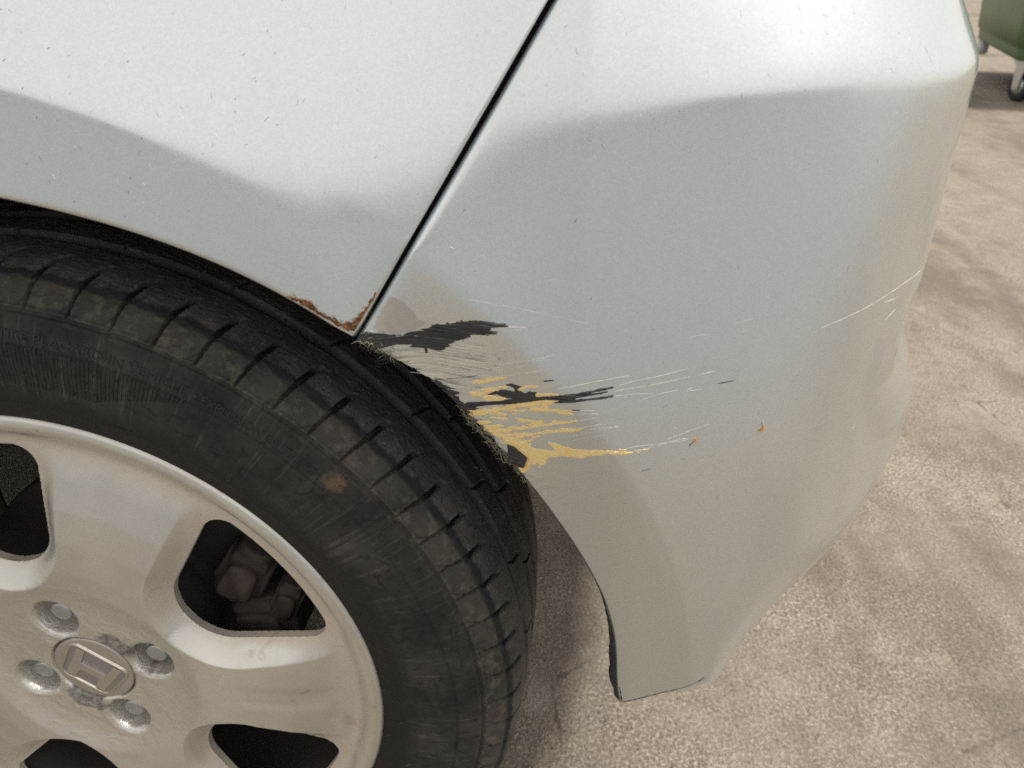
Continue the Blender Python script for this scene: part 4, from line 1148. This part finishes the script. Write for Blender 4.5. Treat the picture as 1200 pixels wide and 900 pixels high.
def build_brake():
    G, w = lathe([(.088, .060), (.088, .1225), (.0865, .1240), (.0715, .1240), (.070, .1225), (.070, .076), (.062, .070), (.042, .068), (.038, .064), (.036, .012)], 120)
    o = grid_obj('brake_disc', G, M_DRUM, CAR, wrap=True); o.location = (0, 0, WR)
    # caliper and bracket: a rough casting with a ledge, seen through the spokes
    def lump(name, c, half, rot, seed, mat):
        bm = bmesh.new()
        bmesh.ops.create_cube(bm, size=2)
        bmesh.ops.bevel(bm, geom=bm.edges[:], offset=.35, segments=3, affect='EDGES')
        bmesh.ops.subdivide_edges(bm, edges=bm.edges[:], cuts=4, use_grid_fill=True)
        for _ in range(6): bmesh.ops.smooth_vert(bm, verts=bm.verts[:], factor=.5, use_axis_x=True, use_axis_y=True, use_axis_z=True)
        for v in bm.verts:
            x, y, z = v.co
            k = 1.12 + .10 * float(fbm(x * 1.4 + y, z * 1.4 - y, seed, 4)) + .05 * math.sin(5 * z + 3 * x)
            v.co = (x * half[0] * k, y * half[1] * k, z * half[2] * k)
        o = bm_obj(name, bm, mat, CAR, loc=c); o.rotation_euler = (0, R(rot), 0)
    lump('brake_caliper', (.102, .064, .364), (.017, .026, .025), 32, 5, M_CAST)
    lump('caliper_bracket', (.113, .064, .320), (.023, .026, .022), -8, 9, M_CAST)
    lump('caliper_slide', (.131, .056, .340), (.010, .014, .018), 25, 13, M_CAST)
    G, w = lathe([(.020, .005), (.020, .010), (.030, .010), (.17, .012), (.17, .005)], 20)
    o = grid_obj('brake_hose', G, M_DRUM, CAR, wrap=True); o.location = (.085, .09, .39); o.rotation_euler = (0, R(30), R(-50))
build_brake()

# ------------------------------------------------------------------ wheel house, floor and the rest of the body
def build_wheelhouse():
    a = np.radians(np.linspace(-88, 82, 110)); rr = np.interp(np.degrees(a), [-88, 30, 60, 96], [.385, .385, .405, .408])
    rr = rr + .0015 * vnoise(np.degrees(a) * .4, 0 * a, 1)
    y = np.linspace(0.012, .27, 24)[:, None]
    G = np.stack([rr * np.sin(a) + 0 * y, y + .0 * rr, WR + rr * np.cos(a) + 0 * y], -1)
    grid_obj('wheel_arch_liner', G, M_DARK, CAR)
    # inner wall of the wheel house, above the floor
    t = np.linspace(0, 1, 12)[:, None]
    Z0 = .345
    top = np.stack([rr * np.sin(a), 0 * a + .27, np.maximum(WR + rr * np.cos(a), Z0)], -1)[2:-2]
    bot = top.copy(); bot[..., 2] = Z0
    grid_obj('wheelhouse_wall', bot[None] * (1 - t[..., None]) + top[None] * t[..., None], M_DARK, CAR)

def slab(name, x0, x1, y0, y1, z0, z1, mat, bev=.02):
    bm = bmesh.new()
    bmesh.ops.create_cube(bm, size=1)
    for v in bm.verts:
        v.co = ((x0 + x1) / 2 + v.co.x * (x1 - x0), (y0 + y1) / 2 + v.co.y * (y1 - y0), (z0 + z1) / 2 + v.co.z * (z1 - z0))
    bmesh.ops.bevel(bm, geom=bm.edges[:], offset=bev, segments=2, affect='EDGES')
    return bm_obj(name, bm, mat, CAR, smooth=False)

def build_body():
    slab('floor_pan', -3.1, .50, .28, 2 * Y_MID - .28, .30, .36, M_DARK, .015)
    # upper body and roof: one lofted shell, from the tops of the panels upwards
    def sect(x, wid, z0, z1, crown):
        out = []
        for k in range(25):
            t = k / 24; c = math.cos(math.pi * (1 - t)); s_ = math.sin(math.pi * t)
            out.append((x, Y_MID + wid * math.copysign(abs(c) ** .55, c), z0 + (z1 - z0) * s_ ** .45 * crown))
        return out
    st = [(-3.15, .55, .35, .62), (-3.05, .70, .35, .74), (-2.6, .76, .35, .84), (-2.1, .78, .35, .95), (-1.75, .77, .50, 1.12), (-1.1, .72, .70, 1.46), (-.4, .72, .95, 1.52), (.1, .71, .99, 1.46), (.36, .66, 1.0, 1.30), (.50, .60, .93, 1.02)]
    G = np.array([sect(x, w, a, b, 1) for x, w, a, b in st])
    # refine along the car
    X = np.linspace(0, len(st) - 1, 60); i = np.clip(X.astype(int), 0, len(st) - 2); f = (X - i)[:, None, None]; f = f * f * (3 - 2 * f) * .5 + f * .5
    grid_obj('body_shell', G[i] * (1 - f) + G[i + 1] * f, M_PAINT, CAR)
    # front doors side, ahead of the rear wheel
    z = np.linspace(.24, 1.05, 40)[:, None]
    a0 = R(-86); r0 = float(arch_r(-86)); b0, z0 = r0 * math.sin(a0), WR + r0 * math.cos(a0)
    se = b0 + (-.62 - b0) * np.clip((z - z0) / (1.05 - z0), 0, 1) - .003
    s_ = -2.2 + np.linspace(0, 1, 60)[None] * (se + 2.2)
    grid_obj('side_door', P(s_, z + 0 * s_), M_PAINT, CAR)
    G = P(np.linspace(-2.2, .3, 60)[None] + 0 * z, z + 0 * np.linspace(-2.2, .3, 60)[None]); G[..., 1] = 2 * Y_MID - G[..., 1]
    grid_obj('far_side_panel', G, M_PAINT, CAR)
    # top edge between the near panels and the shell
    s_ = np.linspace(-2.2, .5, 80)[None]; t = np.linspace(0, 1, 6)[:, None]
    A = P(s_[0], np.full(80, 1.05)); B = A.copy(); B[:, 1] += .09; B[:, 2] += .02
    grid_obj('window_sill_strip', A[None] * (1 - t[..., None]) + B[None] * t[..., None], M_PAINT, CAR)
    tag(CAR)
build_wheelhouse(); build_body()

# ------------------------------------------------------------------ green wheeled bin in the yard
def build_bin():
    B = Vector((2.93, 5.20, 0)); d = Vector((.275, .961, 0)); e = Vector((.961, -.275, 0))
    root = empty('garbage_bin', B)
    root.rotation_euler = (0, 0, math.atan2(e.y, e.x))
    tag(root, 'large green steel garbage bin on black casters behind the car', 'bin')
    # local x along the near end, local y away from the camera
    W, Ln = 1.15, 2.2
    rings = []
    for z, g in ((.300, .09), (.272, .035), (.272, .010), (.285, .0), (.33, -.004), (.36, -.010), (.365, -.022), (.50, -.034), (.80, -.060), (1.15, -.090), (1.18, -.125), (1.24, -.130), (1.25, -.110), (1.25, .30)):
        ring = []
        rad = .07
        for cx, cy, a0 in ((W - g - rad, Ln - g - rad, 0), (g + rad, Ln - g - rad, 90), (g + rad, g + rad, 180), (W - g - rad, g + rad, 270)):
            for k in range(7):
                a = R(a0 + 15 * k); ring.append((cx + rad * math.cos(a), cy + rad * math.sin(a), z))
        rings.append(ring)
    G = np.array(rings)
    grid_obj('bin_body', G, M_GREEN, root, wrap=True)
    bm = bmesh.new(); bmesh.ops.create_cube(bm, size=1)
    for v in bm.verts:
        v.co = (W / 2 + v.co.x * (W + .22), Ln / 2 + v.co.y * (Ln + .22), 1.275 + v.co.z * .05 + (.10 * (1 - abs(v.co.y) * 0) if v.co.z > 0 else 0))
    bmesh.ops.bevel(bm, geom=bm.edges[:], offset=.03, segments=3, affect='EDGES')
    bm_obj('bin_lid', bm, M_GREEN, root)
    bm = bmesh.new(); bmesh.ops.create_cube(bm, size=1)
    for v in bm.verts: v.co = (.05 + v.co.x * .09, Ln - .07 + v.co.y * .12, .215 + v.co.z * .12)
    bmesh.ops.bevel(bm, geom=bm.edges[:], offset=.012, segments=2, affect='EDGES')
    bm_obj('corner_bracket', bm, M_WHITE, root)
    proto = None
    for lx, ly in ((.115, .30), (W - .13, .30), (.95, Ln - .35), (W - .08, Ln - .35)):
        if proto is None:
            c = proto = empty('caster', (lx, ly, 0), root)
            prof = [(-.020, .030), (-.024, .060), (-.024, .088), (-.018, .0985), (0, .100), (.018, .0985), (.024, .088), (.024, .060), (.020, .030)]
            G, w = lathe(prof, 48)
            wl = grid_obj('caster_wheel', G, M_CASTER, c, wrap=True); wl.location = (0, 0, .100)
            wl.rotation_euler = (0, 0, R(-62))
            G, w = lathe([(-.027, .0005), (-.027, .052), (-.020, .056), (.020, .056), (.027, .052), (.027, .0005)], 32)
            hb = grid_obj('caster_hub', G, M_GALV, c, wrap=True); hb.location = (0, 0, .100); hb.rotation_euler = (0, 0, R(-62))
            bm = bmesh.new()
            for sy in (-.040, .040):
                q = bmesh.ops.create_cube(bm, size=1)['verts']
                for v in q: v.co = (v.co.x * (.052 if v.co.z < 0 else .10), sy + v.co.y * .006, .155 + v.co.z * .16)
            q = bmesh.ops.create_cube(bm, size=1)['verts']
            for v in q: v.co = (v.co.x * .12, v.co.y * .10, .252 + v.co.z * .036)
            fk = bm_obj('caster_fork', bm, M_GALV, c, smooth=False); fk.rotation_euler = (0, 0, R(-62))
        else:
            c = proto.copy(); COL.objects.link(c); c.parent = root; c.location = (lx, ly, 0)
            for ch in list(proto.children):
                q = ch.copy(); COL.objects.link(q); q.parent = c
build_bin()

# ------------------------------------------------------------------ unseen building added behind the camera to darken the horizon the paint reflects
def build_reflection_block():
    root = empty('reflection_block', (2.0, -16.0, 0))
    tag(root, 'long low grey block added out of view for the paint to reflect', 'reflection helper')
    mw = simple('grey_render', (.60, .60, .60), .85, nscale=2, namp=.12)
    def box(name, x0, x1, y0, y1, z0, z1, m):
        bm = bmesh.new(); bmesh.ops.create_cube(bm, size=1)
        for v in bm.verts: v.co = ((x0 + x1) / 2 + v.co.x * (x1 - x0), (y0 + y1) / 2 + v.co.y * (y1 - y0), (z0 + z1) / 2 + v.co.z * (z1 - z0))
        return bm_obj(name, bm, m, root, smooth=False)
    box('wall', -30, 26, -9, 0, 0, 3.0, mw)  # main body of the added block
    box('roof', -30.4, 26.4, -9.4, .4, 3.002, 3.2, M_GALV)
    global M_SHUT
    M_SHUT = simple('painted_shutter', (.50, .51, .52), .6, nscale=3, namp=.1)
    for k in range(6): box('reflection_block_door', -25 + 9 * k, -21 + 9 * k, .003, .08, .01, 2.6, M_SHUT)
build_reflection_block()
